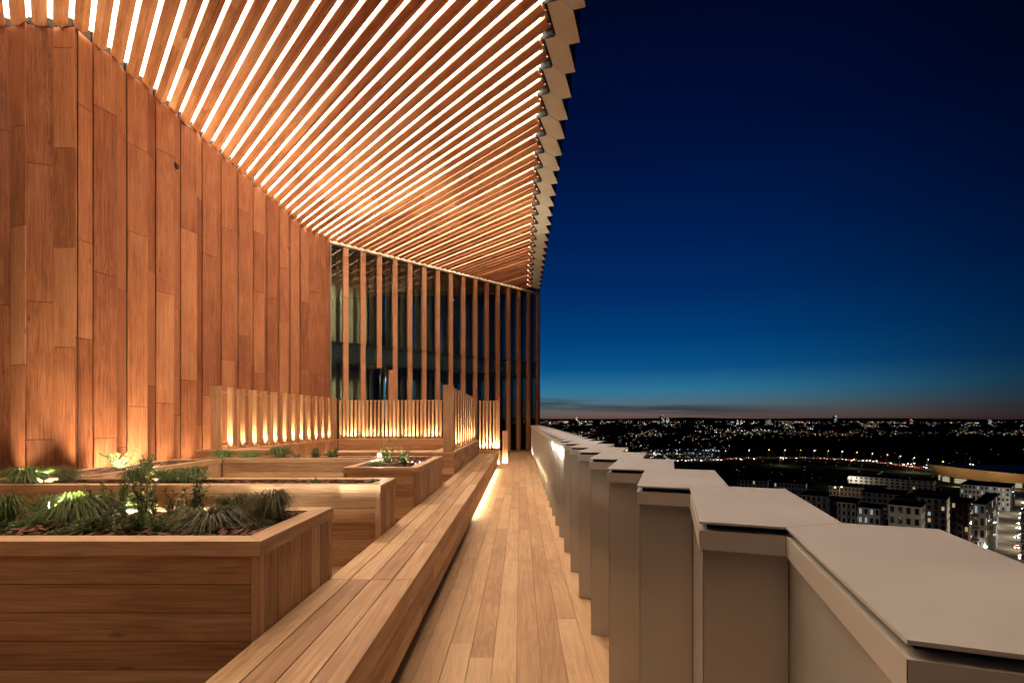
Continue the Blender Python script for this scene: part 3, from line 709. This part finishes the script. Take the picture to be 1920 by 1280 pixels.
shrub(624, 7.46, zs_, .14, .19, 9, 5, 'dark spiky shrub, right one of the pair near the square planter', .024)
shrub(728, 6.75, zs_, .15, .36, 10, 6, 'tall thin green shrub beside the bigger glaring spotlight', .016)
shrub(757, 6.5, zs_, .15, .24, 14, 9, 'bright leafy shrub between the two glaring spotlights', .018)
grass(705, 6.4, zs_, .20, .07, 260, 'low grass under the bigger glaring spotlight', wind=(-.3, 0))

# ---------------------------------------------------------------- planter spotlights
def spot(px, py, Y, aim, power, label, size=.032, ang=95):
    P = atY(px, py, Y); d = Vector(aim).normalized(); root = empty('garden_spotlight', (P.x, P.y, .86), label, 'spotlight', 'garden spotlights in the planters')
    m_ = MB(); m_.cyl(P-d*.07, P, size*.8, size, 16); m_.cyl(P-d*.085, P-d*.07, size*.5, size*.8, 16)
    for i in range(16):
        a0, a1 = i*math.pi/8, (i+1)*math.pi/8; u = d.orthogonal().normalized(); v = d.cross(u)
        r1 = [P+(u*math.cos(a)+v*math.sin(a))*size for a in (a0, a1)]; r2 = [q+d*.018 for q in r1]; m_.face([r1[0], r1[1], r2[1], r2[0]])
    m_.build('lamp_head', BLACK, root, origin=P)
    m_ = MB(); m_.cyl((P.x, P.y, .84), (P.x, P.y, P.z-size*.5), .006, .006, 6); m_.build('stake', BLACK, root, origin=(P.x, P.y, .86))
    m_ = MB(); m_.cyl(P+d*.001, P+d*.004, size*.85, size*.85, 16); m_.build('lens', LENS, root, origin=P)
    l = bpy.data.lights.new('spot_beam', 'SPOT'); l.energy = power; l.color = (1, .90, .68); l.spot_size = R(ang); l.spot_blend = .2; l.shadow_soft_size = .01
    o = bpy.data.objects.new('spot_beam', l); C.objects.link(o); o.parent = root; o.location = P+d*.03-root.location; o.rotation_euler = d.to_track_quat('-Z', 'Y').to_euler()
spot(212, 962, 3.03, (.85, .42, .40), 55, 'lamp hidden among the leafy shrubs of the nearest planter', .02)
spot(372, 957, 3.04, (-.12, .96, .0), 45, 'lamp hidden behind the tall leafy shrub near the grass mounds', .016, 70)
spot(500, 957, 3.05, (.30, .95, .0), 120, 'lamp hidden behind the dark grass mounds, lighting the planter behind', .016, 38)
spot(88, 948, 2.98, (.86, .38, .10), 330, 'black garden spotlight in the nearest planter, turned away to the right')
spot(82, 892, 4.5, (-.55, .5, .12), 280, 'black garden spotlight at the left of the second planter, glowing in the grass')
spot(288, 893, 4.62, (-.3, .9, .1), 90, 'small garden lamp between the grass clumps of the second planter', .02)
spot(711, 853, 7.1, (.42, -.85, -.02), 60, 'bigger glaring spotlight at the left of the square planter', .03, 80)
spot(789, 866, 6.7, (-.75, -.5, .0), 50, 'smaller glaring spotlight at the right of the square planter', .022, 80)
spot(232, 880, 5.6, (-.3, .9, .5), 90, 'lamp hidden under the bright shrub by the cedar wall', .02)
spot(522, 862, 7.35, (.1, .15, 1), 30, 'lamp buried in the bright yellow-green tuft', .02, 120)

exec_city = True
# ================================================================ the city below
GROUND = plain('night_ground', (.024, .028, .018), .9, 0, .4, .01)
ASPH = plain('asphalt', (.05, .05, .052), .8, 0, .2, .2)
PAVE = plain('street_paving', (.20, .18, .16), .8, 0, .3, .15)
mb = MB(); n = 24
mb.face([(-16000, -4000, GZ), (24000, -4000, GZ), (24000, 20000, GZ), (-16000, 20000, GZ)]); struct(mb.build('ground', GROUND))
mb = MB(); prev = None
for i in range(61):
    a = R(-25+i*2.2); d = 13800; x, y = math.sin(a)*d, math.cos(a)*d
    h = 22+26*math.sin(i*.55)*math.sin(i*.21+1)+rnd(0, 14)
    cur = (Vector((x, y, GZ)), Vector((x, y, h)), Vector((x*1.12, y*1.12, h*.6)))
    if prev: mb.face([prev[0], cur[0], cur[1], prev[1]]); mb.face([prev[1], cur[1], cur[2], prev[2]])
    prev = cur
struct(mb.build('hills', plain('far_hills', (.012, .012, .016), .95)))
W1 = emit('light_warm', (1, .72, .42), 2.0, False); W2 = emit('light_cool', (.80, .92, 1), 2.4, False); W3 = emit('light_orange', (1, .45, .13), 2.2, False)
W4 = emit('light_red', (1, .06, .04), 3.0, False); W5 = emit('light_green', (.45, 1, .75), 1.2, False)
CL = [W1, W2, W3, W4, W5]
def dot(m_, p, s, mi):
    p = Vector(p); a = [p+Vector(v)*s for v in ((1, 0, 0), (0, 1, 0), (-1, 0, 0), (0, -1, 0), (0, 0, 1.1), (0, 0, -1.1))]
    for i in range(4):
        j = (i+1) % 4; m_.face([a[i], a[j], a[4]], None, .5, mi); m_.face([a[j], a[i], a[5]], None, .5, mi)
def pick(): return random.choices(range(5), (38, 34, 20, 2.5, 3))[0]
for m_m in (GROUND, ASPH, PAVE): m_m.node_tree.nodes['Principled BSDF'].inputs['Specular IOR Level'].default_value = 0
# far carpet of lights
mb = MB(); cnt = 0
seeds = [(rnd(960, 2100), rnd(4, 60), rnd(8, 40)) for _ in range(120)]
while cnt < 6500:
    if random.random() < .5:
        cx_, cy_, sp = random.choice(seeds); px = random.gauss(cx_, sp); dy = random.gauss(cy_, sp*.10)
    else: px = rnd(940, 2250); dy = 3.5+(random.random()**2.1)*66
    if dy < 4.2: continue
    lim = 70 if px < 1260 else (62 if px < 1370 else 40-(px-1370)*.012)
    if dy > lim and random.random() < .985: continue
    if dy > 14 and random.random() < min(.8, (dy-14)/40): continue
    d = (1.5-GZ)*F/dy; x = (px-976)/F*d; y = d
    h = rnd(2, 12)*(1+(d/9000)); s = d/3500*min(3.2, math.exp(random.gauss(-.25, .55)))
    dot(mb, (x, y, GZ+h), s, pick()); cnt += 1
for _ in range(70):        # lamps in rows along far streets
    px, dy = rnd(960, 2150), 5+rnd(0, 1)**1.6*42
    if px > 1370 and dy > 32: continue
    d = (1.5-GZ)*F/dy; x0_ = (px-976)/F*d; a_ = rnd(0, math.pi); stp = d*.011; kk = random.choice((2, 0, 0, 2, 1))
    for q_ in range(random.randint(7, 22)):
        X_ = x0_+math.cos(a_)*stp*q_*1.2; Y_ = d+math.sin(a_)*stp*q_*2.6
        if 61.5*F/Y_ > 34 and (X_/Y_*F+976) > 1370: continue
        dot(mb, (X_, Y_, GZ+9), d/3900, kk)
for _ in range(320):       # small lamps, bollards and roof lights among the nearer streets
    px, py = rnd(1380, 1960), rnd(862, 1040); p = at(px, py, GZ); dot(mb, (p.x, p.y, GZ+rnd(1, 19)), p.y/3400*rnd(.5, 1.2), random.choices(range(5), (40, 25, 22, 3, 14))[0])
for _ in range(800):       # lights off to the side, mirrored by the window wall
    a = R(rnd(62, 125)); d = 500*(10**rnd(0, 1.2)); dot(mb, (math.sin(a)*d, math.cos(a)*d, GZ+rnd(2, 20)), d/2600*rnd(.4, 1), pick())
struct(mb.build('city_lights', CL), 'stuff')
# far dark blocks that read as one mass
FARB = plain('far_blocks', (.05, .05, .055), .9, 0, .3, .02)
mb = MB()
for _ in range(900):
    a = R(rnd(-6, 64)); d = 1700*(10**rnd(0, .85)); x, y = math.sin(a)*d, math.cos(a)*d; ww = rnd(12, 45); hh = rnd(8, 22)*(1.9 if random.random() < .07 else 1)*(1+d/14000)
    if math.degrees(a) > 20 and y < 2100: continue
    mb.box(x-ww, x+ww, y-ww*.5, y+ww*.5, GZ+.1, GZ+hh)
struct(mb.build('distant_city', FARB), 'stuff')

# far towers with red lamps
def tower(px, ytop, Y, w_, label, red=True, col=W2):
    T = atY(px, ytop, Y); root = empty('distant_tower', (T.x, T.y, GZ), label, 'tower', 'towers on the horizon')
    m_ = MB(); m_.box(T.x-w_/2, T.x+w_/2, Y, Y+w_, GZ+.1, T.z-6); m_.box(T.x-w_/4, T.x+w_/4, Y+w_*.2, Y+w_*.7, T.z-6, T.z-2); m_.build('shaft', FARB, root, origin=(T.x, T.y, GZ))
    m_ = MB(); hgt = T.z-GZ-8
    for i in range(int(26)): dot(m_, (T.x+rnd(-.42, .42)*w_, Y-1.5, GZ+8+rnd(.2, 1)*hgt*.95), Y/3600, 0)
    m_.build('lit_windows', col, root, origin=(T.x, T.y, GZ+20))
    if red: m_ = MB(); dot(m_, (T.x, Y-1, T.z), Y/1150, 0); m_.build('warning_lamp', W4, root, origin=T)
for a in ((1243, 779, 5200, 46, 'distant tower with a red lamp, left on the horizon'), (1252, 784, 5200, 40, 'distant tower with a red lamp, just right of the left one'),
          (1383, 788, 4300, 26, 'slim distant mast-like tower with a red lamp near the middle of the horizon'), (1390, 788, 4300, 24, 'second slim tower of the middle pair with a red lamp'),
          (1567, 779, 6200, 34, 'distant tower with a red lamp above the right half of the skyline'), (1082, 781, 6000, 34, 'distant tower with a red lamp near the parapet end'),
          (1440, 785, 4600, 60, 'broad distant tower without a red lamp', False, W2), (1855, 787, 3600, 40, 'distant tower at the right edge with cold window lights', True, W2),
          (1708, 786, 4200, 36, 'short distant tower right of the middle', True, W1)): tower(*a)

# roads
def ribbon(name, pix, wd, mat, z, lab=None):
    P = [at(px, py, GZ) for px, py in pix]; Q = []
    for i in range(len(P)-1):
        for s in range(8): Q.append(P[i].lerp(P[i+1], s/8))
    Q.append(P[-1])
    for _ in range(3): Q = [Q[0]]+[(Q[i-1]+Q[i]*2+Q[i+1])/4 for i in range(1, len(Q)-1)]+[Q[-1]]
    m_ = MB()
    for i in range(len(Q)-1):
        d = (Q[i+1]-Q[i]); s0 = Vector((-d.y, d.x, 0)).normalized()*wd/2; d2 = (Q[min(i+2, len(Q)-1)]-Q[i+1]); s1 = Vector((-d2.y, d2.x, 0)).normalized()*wd/2 if d2.length > 0 else s0
        m_.face([(*(Q[i]-s0).xy, z), (*(Q[i]+s0).xy, z), (*(Q[i+1]+s1).xy, z), (*(Q[i+1]-s1).xy, z)])
    struct(m_.build(name, mat)); return Q
mw = ribbon('motorway', [(1060, 866), (1200, 866), (1320, 863), (1440, 859), (1520, 859), (1590, 862), (1670, 869), (1740, 879), (1820, 893)], 26, ASPH, GZ+.3)
rd2 = ribbon('road', [(1400, 868), (1500, 871), (1600, 876), (1680, 888), (1760, 905)], 12, ASPH, GZ+.2)
rd3 = ribbon('street', [(1920, 905), (1895, 950), (1880, 985), (1868, 1020), (1880, 1060), (1960, 1140)], 17, PAVE, GZ+.4)
# street lamps
POLE = plain('lamp_pole', (.25, .25, .25), .5, .5)
lampmeshes = {}
def lampmesh(kind, h):
    m_ = MB(); m_.cyl((0, 0, 0), (0, 0, h), .12, .08, 6); m_.cyl((0, 0, h), (1.6, 0, h+.2), .06, .05, 5); a = m_.build('pole', POLE)
    m_ = MB(); dot(m_, (1.6, 0, h+.05), .42, 0); b = m_.build('lamp_glass', kind); return a, b
protos = {}
ORD = lambda n: str(n)+('th' if 10 < n % 100 < 14 else {1: 'st', 2: 'nd', 3: 'rd'}.get(n % 10, 'th'))
def street_lamp(p, kind, h, label, grp, s=1.0, power=0):
    root = empty('street_lamp', p, label, 'street lamp', grp)
    key = (kind.name, h)
    if key not in protos: a, b = lampmesh(kind, h); protos[key] = (a, b)
    else:
        a, b = protos[key]; a = a.copy(); b = b.copy(); C.objects.link(a); C.objects.link(b)
    a.parent = root; b.parent = root; a.location = (0, 0, 0); b.location = (0, 0, 0)
    b.scale = (1, 1, 1)
    if power:
        l = bpy.data.lights.new('street_glow', 'POINT'); l.energy = power; l.color = kind.node_tree.nodes['Emission'].inputs[0].default_value[:3]; l.shadow_soft_size = .4
        o = bpy.data.objects.new('street_glow', l); C.objects.link(o); o.parent = root; o.location = (1.6, 0, h-.8)
LW = emit('lamp_white', (1, .86, .62), 12, False); LO = emit('lamp_orange', (1, .50, .16), 15, False)
for q_, i in enumerate(range(4, len(mw)-2, 3)):
    s = Vector((0, 14, 0)); street_lamp((mw[i].x, mw[i].y+15, GZ+.1), LO if i % 2 else LW, 12, 'tall street lamp on the far verge of the motorway, '+ORD(q_+1)+' from the left', 'street lamps along the motorway', power=4200)
for q_, i in enumerate(range(2, len(rd3), 5)):
    for sd in (-1, 1): street_lamp((rd3[i].x+sd*9, rd3[i].y, GZ+.1), LW, 8, 'street lamp on the '+('right' if sd > 0 else 'left')+' kerb between the flats, '+ORD(q_+1)+' from its far end', 'street lamps along the street between the flats', power=3600)
for q_, (px, py) in enumerate(((1462, 866), (1466, 868), (1700, 879), (1706, 880), (1712, 878), (1736, 882), (1594, 872), (1817, 880), (1822, 881), (1590, 910), (1600, 911), (1562, 932), (1574, 931))):
    street_lamp(at(px, py+6, GZ), LW, 10, 'lamp in yards beyond the flats, '+('left' if px < 1550 else 'middle' if px < 1650 else 'right')+' group, lamp '+ORD(q_+1), 'street lamps beyond the flats', power=3600)
# cars on the motorway and in the street
CARP = [plain('car_paint_dark', (.03, .03, .035), .3), plain('car_paint_silver', (.35, .36, .38), .3), plain('car_paint_red', (.25, .02, .02), .3)]
HL = emit('headlight', (1, .88, .72), 22, False); TL = emit('tail_light', (1, .05, .03), 4, False)
def car_parts(paint):
    m_ = MB(); prof = [(-2.1, .35), (2.1, .35), (2.15, .8), (1.2, .95), (.6, 1.42), (-1.1, 1.45), (-1.9, .98), (-2.15, .85)]
    for i in range(len(prof)):
        a, b = prof[i], prof[(i+1) % len(prof)]; m_.face([(a[0], -.85, a[1]), (b[0], -.85, b[1]), (b[0], .85, b[1]), (a[0], .85, a[1])])
    m_.face([(x, -.85, z) for x, z in prof]); m_.face([(x, .85, z) for x, z in prof[::-1]]); out = [('body', m_, paint)]
    for x in (-1.35, 1.35):
        for y in (-.87, .87): w2 = MB(); w2.cyl((x, y-.1, .33), (x, y+.1, .33), .33, .33, 10); out.append(('wheel', w2, BLACK))
    for y in (-.6, .6):
        h_ = MB(); h_.box(2.13, 2.25, y-.25, y+.25, .55, .85); out.append(('headlight', h_, HL))
        h_ = MB(); h_.box(-2.28, -2.14, y-.25, y+.25, .6, .9); out.append(('tail_light', h_, TL))
    return [m_.build(nm, mt) for nm, m_, mt in out]
carp = [None]*3
def car(p, rz, k, label, grp):
    root = empty('car', p, label, 'car', grp); root.rotation_euler = (0, 0, rz)
    if carp[k] is None: carp[k] = car_parts(CARP[k]); prt = carp[k]
    else:
        prt = [o.copy() for o in carp[k]]
        for o in prt: C.objects.link(o)
    for o in prt: o.parent = root
for i in range(110):
    t = rnd(2, len(mw)-3); j = int(t); p = mw[j].lerp(mw[j+1], t-j); d = (mw[j+1]-mw[j]).normalized(); s = Vector((-d.y, d.x, 0)); dirn = random.choice((-1, 1))
    p = p+s*(dirn*random.choice((3.5, 7.5, 10.5))); p.z = GZ+.32
    car(p, math.atan2(d.y*dirn, d.x*dirn), random.randrange(3), 'small car driving with its lights on along the motorway', 'cars on the motorway')
for i in range(14):
    j = 3+i*2; 
    if j+1 >= len(rd3): break
    d = (rd3[j+1]-rd3[j]).normalized(); s = Vector((-d.y, d.x, 0)); p = rd3[j]+s*(6.5 if i % 2 else -6.5); p.z = GZ+.42
    car(p, math.atan2(d.y, d.x), i % 3, 'car at the kerb of the street between the flats', 'cars in the street between the flats')

# flats and other buildings
PALE = plain('pale_render', (.50, .45, .42), .8, 0, .08, .3); BRICK = plain('dark_brick', (.15, .10, .085), .85, 0, .2, .5); GREYB = plain('grey_cladding', (.26, .25, .25), .7, 0, .1, .4)
ROOFM = plain('flat_roof', (.035, .035, .04), .9, 0, .3, .3)
for m_m in (PALE, BRICK, GREYB, ROOFM, FARB): m_m.node_tree.nodes['Principled BSDF'].inputs['Specular IOR Level'].default_value = 0
WD = plain('dark_pane', (.012, .015, .02), .08); WL = emit('lit_pane_warm', (1, .70, .38), .42, False); WC = emit('lit_pane_cool', (.72, .9, 1), .35, False); WB = emit('lit_pane_blue', (.35, .3, 1), .5, False)
def flats(px, py, pxr, Y, depth, h, label, mat, floors, cols, lit=.1, balc=False, pent=False, rot=None, cool=.35, name='apartment_block', cat='apartment building', grp='blocks of flats below the terrace', sidecols=3):
    """px..pxr: left and right photo columns of the front, at distance Y; stands on the street"""
    x0 = (px-976)/F*Y; x1 = (pxr-976)/F*Y; W = x1-x0; root = empty(name, ((x0+x1)/2, Y, GZ), label, cat, grp); z1 = GZ+h
    cxx = (x0+x1)/2
    if rot is None: rot = -math.atan2(cxx, Y)-R(6); W *= math.cos(rot)
    ml = []
    m_ = MB(); m_.box(-W/2, W/2, 0, depth, 0, h); ml.append(m_.build('wall', mat)); 
    m_ = MB(); m_.box(-W/2-.3, W/2+.3, -.3, depth+.3, h+.02, h+.35)
    m_.box(-W/2+.3, W/2-.3, .3, depth-.3, h+.36, h+.45)
    if pent: m_.box(-W*.3, W*.25, depth*.3, depth*.8, h+.46, h+2.8)
    m_.box(W*.1, W*.1+1.6, depth*.15, depth*.15+1.6, h+.46, h+1.5)
    ml.append(m_.build('roof', ROOFM))
    fh = h/floors
    wc = 0
    for side in (0, 1):
        nc = cols if side == 0 else sidecols; SL = W if side == 0 else depth
        for f in range(floors):
            for c in range(nc):
                if wc > 95: break
                ww = SL/nc; u = (c+.5)*ww; hw_ = min(ww*.2, .8); zz0 = f*fh+fh*.28; zz1 = f*fh+fh*.85
                rr = random.random()*1.5; pm = WD if rr > lit else (WC if random.random() < cool else WL)
                m_ = MB(); fr = MB()
                if side == 0:
                    m_.box(-W/2+u-hw_, -W/2+u+hw_, -.09, -.03, zz0, zz1)
                    fr.box(-W/2+u-hw_-.12, -W/2+u-hw_, -.14, 0, zz0-.1, zz1+.1); fr.box(-W/2+u+hw_, -W/2+u+hw_+.12, -.14, 0, zz0-.1, zz1+.1); fr.box(-W/2+u-.05, -W/2+u+.05, -.13, -.095, zz0, zz1)
                else:
                    m_.box(W/2+.03, W/2+.09, u-hw_, u+hw_, zz0, zz1)
                q = m_.build('window', pm); ml.append(q); wc += 1
                if side == 0:
                    g_ = fr.build('frame', ROOFM); g_.parent = q
                if balc and side == 0 and c % 2 == 0 and f > 0:
                    b = MB(); b.box(-W/2+u-hw_-.6, -W/2+u+hw_+.6, -1.5, -.02, f*fh, f*fh+.18)
                    for kx in range(7): xx = -W/2+u-hw_-.55+kx*(2*hw_+1.06)/6; b.box(xx, xx+.05, -1.48, -1.43, f*fh+.181, f*fh+1.15)
                    b.box(-W/2+u-hw_-.6, -W/2+u+hw_+.6, -1.5, -1.42, f*fh+1.151, f*fh+1.22); ml.append(b.build('balcony', ROOFM))
    for o in ml: o.parent = root
    root.rotation_euler = (0, 0, rot)
    return root
def hy(y_top, Y): return (1.5-(y_top-786)/F*Y)-GZ      # height whose roof line shows at photo row y_top
def B(px, pxr, ytop, Y, depth, *a, **k): return flats(px, 0, pxr, Y, depth, hy(ytop, Y), *a, **k)
B(1448, 1512, 906, 330, 14, 'pale low block of flats peeping over the coping, leftmost', PALE, 5, 9, lit=.12)
B(1380, 1440, 900, 350, 14, 'pale low block half hidden by the coping, left of the others', PALE, 5, 8, lit=.06)
B(1500, 1552, 929, 270, 16, 'pale block with open balconies between the coping and the dark flats', PALE, 5, 5, lit=.1, balc=True)
B(1568, 1606, 942, 235, 16, 'narrow pale block with balconies in the middle of the row', PALE, 6, 4, lit=.08, balc=True)
B(1606, 1652, 952, 226, 14, 'low pale block with two blue-white windows', PALE, 5, 4, lit=.2, cool=1)
B(1662, 1730, 948, 214, 18, 'broad pale block with a narrow blue-violet lit window', PALE, 5, 4, lit=.03, pent=True)
B(1694, 1778, 933, 256, 16, 'tall pale block with a column of warm lit windows', PALE, 6, 6, lit=.22, cool=.1, balc=True, pent=True)
B(1780, 1820, 942, 232, 20, 'dark brick block with stacked balconies', BRICK, 6, 3, lit=.05, balc=True, sidecols=5)
B(1823, 1849, 945, 205, 46, 'narrow grey block at the street corner with bright shop front', GREYB, 5, 2, lit=.35, cool=.8, balc=True, sidecols=9)
B(1548, 1660, 914, 380, 26, 'long dark red hall with a row of lamps under its roof', BRICK, 2, 14, lit=.02, name='hall', cat='hall')
B(1580, 1755, 897, 415, 20, 'long dark block with pale floor lines behind the hall', GREYB, 4, 16, lit=.04)
B(1793, 1898, 911, 330, 34, 'office block with a wide cold-lit top floor below the timber stadium', GREYB, 5, 12, lit=.45, cool=.9, name='office_block', cat='office building')
B(1908, 1990, 962, 190, 30, 'dark block at the right edge of the photo across the street', GREYB, 6, 8, lit=.2, cool=.2, balc=True)
B(1540, 1600, 938, 300, 18, 'dark flat-roofed block behind the balconies', GREYB, 4, 6, lit=.06)
B(1610, 1700, 925, 300, 22, 'dark flat-roofed block behind the broad pale one', GREYB, 5, 8, lit=.05)
B(1515, 1545, 918, 420, 14, 'small dark block with a blue-lit corner near the park', GREYB, 3, 3, lit=.2, cool=1)
for j in range(9):    # row of lamps under the hall roof
    pass
# multi-storey car park, brightly lit
Yc = 700; P0 = at(1216, 866, GZ); x0 = (1214-976)/F*Yc; x1 = (1350-976)/F*Yc
cp = empty('car_park', ((x0+x1)/2, Yc, GZ), 'brightly lit open-decked car park building beyond the park', 'car park')
m_ = MB()
hcp = hy(842, Yc); nf = 4
for f in range(nf+1): m_.box(x0, x1, Yc, Yc+30, GZ+.5+f*hcp/nf-.4, GZ+.5+f*hcp/nf)
for c in range(15):
    xx = x0+(x1-x0)*c/14; m_.box(xx-.4, xx+.4, Yc+.3, Yc+1.1, GZ+.51, GZ+hcp-.2)
m_.build('decks', GREYB, cp, origin=((x0+x1)/2, Yc, GZ))
m_ = MB()
for f in range(nf):
    for c in range(46):
        if random.random() < .75: dot(m_, (rnd(x0, x1), Yc+rnd(-.5, 6), GZ+2.0+f*hcp/nf+rnd(0, 2.4)), rnd(.18, .5), 1 if rnd(0, 1) < .75 else random.choice((0, 4)))
m_.build('deck_lights', CL, cp, origin=((x0+x1)/2, Yc, GZ+5))
# timber stadium with a curved roof
TIM = plain('stadium_timber', (.42, .24, .10), .6, 0, .12, .05)
cx, cy = (1975-976)/F*470, 470; ax, ay = 112, 62
vs = empty('timber_stadium', (cx, cy, GZ), 'timber-clad stadium with a saddle-shaped roof at the right edge', 'stadium')
m_ = MB(); rf = MB(); gl = MB(); K = 72
def ringp(t, s, z): return Vector((cx+math.cos(t)*ax*s, cy+math.sin(t)*ay*s, z))
for i in range(K):
    t0, t1 = i*2*math.pi/K, (i+1)*2*math.pi/K
    zr = lambda t: GZ+13.5+3.2*math.cos(2*t)
    for s0, s1, f0, f1 in ((.90, .945, .34, .60), (.945, .98, .60, .84), (.98, 1.0, .84, 1.0)):
        z = lambda t, f: GZ+(zr(t)-GZ)*f
        m_.face([ringp(t0, s0, z(t0, f0)), ringp(t1, s0, z(t1, f0)), ringp(t1, s1, z(t1, f1)), ringp(t0, s1, z(t0, f1))])
    rf.face([ringp(t0, 1.0, zr(t0)+.02), ringp(t1, 1.0, zr(t1)+.02), ringp(t1, .5, zr(t1)*.0+GZ+14.5), ringp(t0, .5, GZ+14.5)]); rf.face([ringp(t0, .5, GZ+14.5), ringp(t1, .5, GZ+14.5), Vector((cx, cy, GZ+15))])
    gl.face([ringp(t0, .90, GZ+.5), ringp(t1, .90, GZ+.5), ringp(t1, .90, GZ+5.0), ringp(t0, .90, GZ+5.0)], None, .5, 0 if i % 3 else 1)
m_.build('timber_shell', TIM, vs, origin=(cx, cy, GZ)); rf.build('roof', TIM, vs, origin=(cx, cy, GZ+14)); gl.build('glazing', [emit('foyer_glow', (1, .85, .55), .30, True), FRAME], vs, origin=(cx, cy, GZ+3))

for k in range(7):
    t_ = math.pi*(1.02+k*.11); p = ringp(t_, 1.16, GZ+1.2); m_ = MB(); m_.cyl((p.x, p.y, GZ), (p.x, p.y, GZ+1.0), .25, .3, 8); o = m_.build('floodlight', BLACK, origin=p)
    tag(o, 'ground floodlight washing the timber wall of the stadium, '+ORD(k+1)+' from the left', 'floodlight', 'floodlights round the stadium')
    l = bpy.data.lights.new('flood', 'POINT'); l.energy = 5200; l.color = (1, .78, .45); l.shadow_soft_size = .6; q = bpy.data.objects.new('flood', l); C.objects.link(q); q.parent = o; q.location = (0, 0, .6)
for k, (px, Y) in enumerate(((1400, 255), (1500, 215), (1600, 182), (1700, 165), (1800, 158), (1900, 150))):  # added lamps, out of view behind the coping, that brighten the flats' walls
    street_lamp(((px-976)/F*Y, Y, GZ), LW, 11, 'added lamp hidden below the coping to brighten the flats, '+ORD(k+1)+' from the left', 'added hidden lamps brightening the flats', power=1500)

# more mixed low planting in the nearest bed
shrub(120, 2.52, zs_, .10, .05, 10, 4, 'scatter of withered leaves at the front rim below the green grass mound', .018)
shrub(290, 3.02, zs_, .06, .26, 5, 6, 'thin pale twiggy shrub between the silvery and the sparse shrub', .012)
shrub(350, 2.60, zs_, .08, .06, 9, 5, 'small creeping leafy plant in front of the brownish grass mound', .015)
grass(480, 2.70, zs_, .10, .06, 160, 'sparse dry grass wisps below the rounded dark mound', GRASSD)
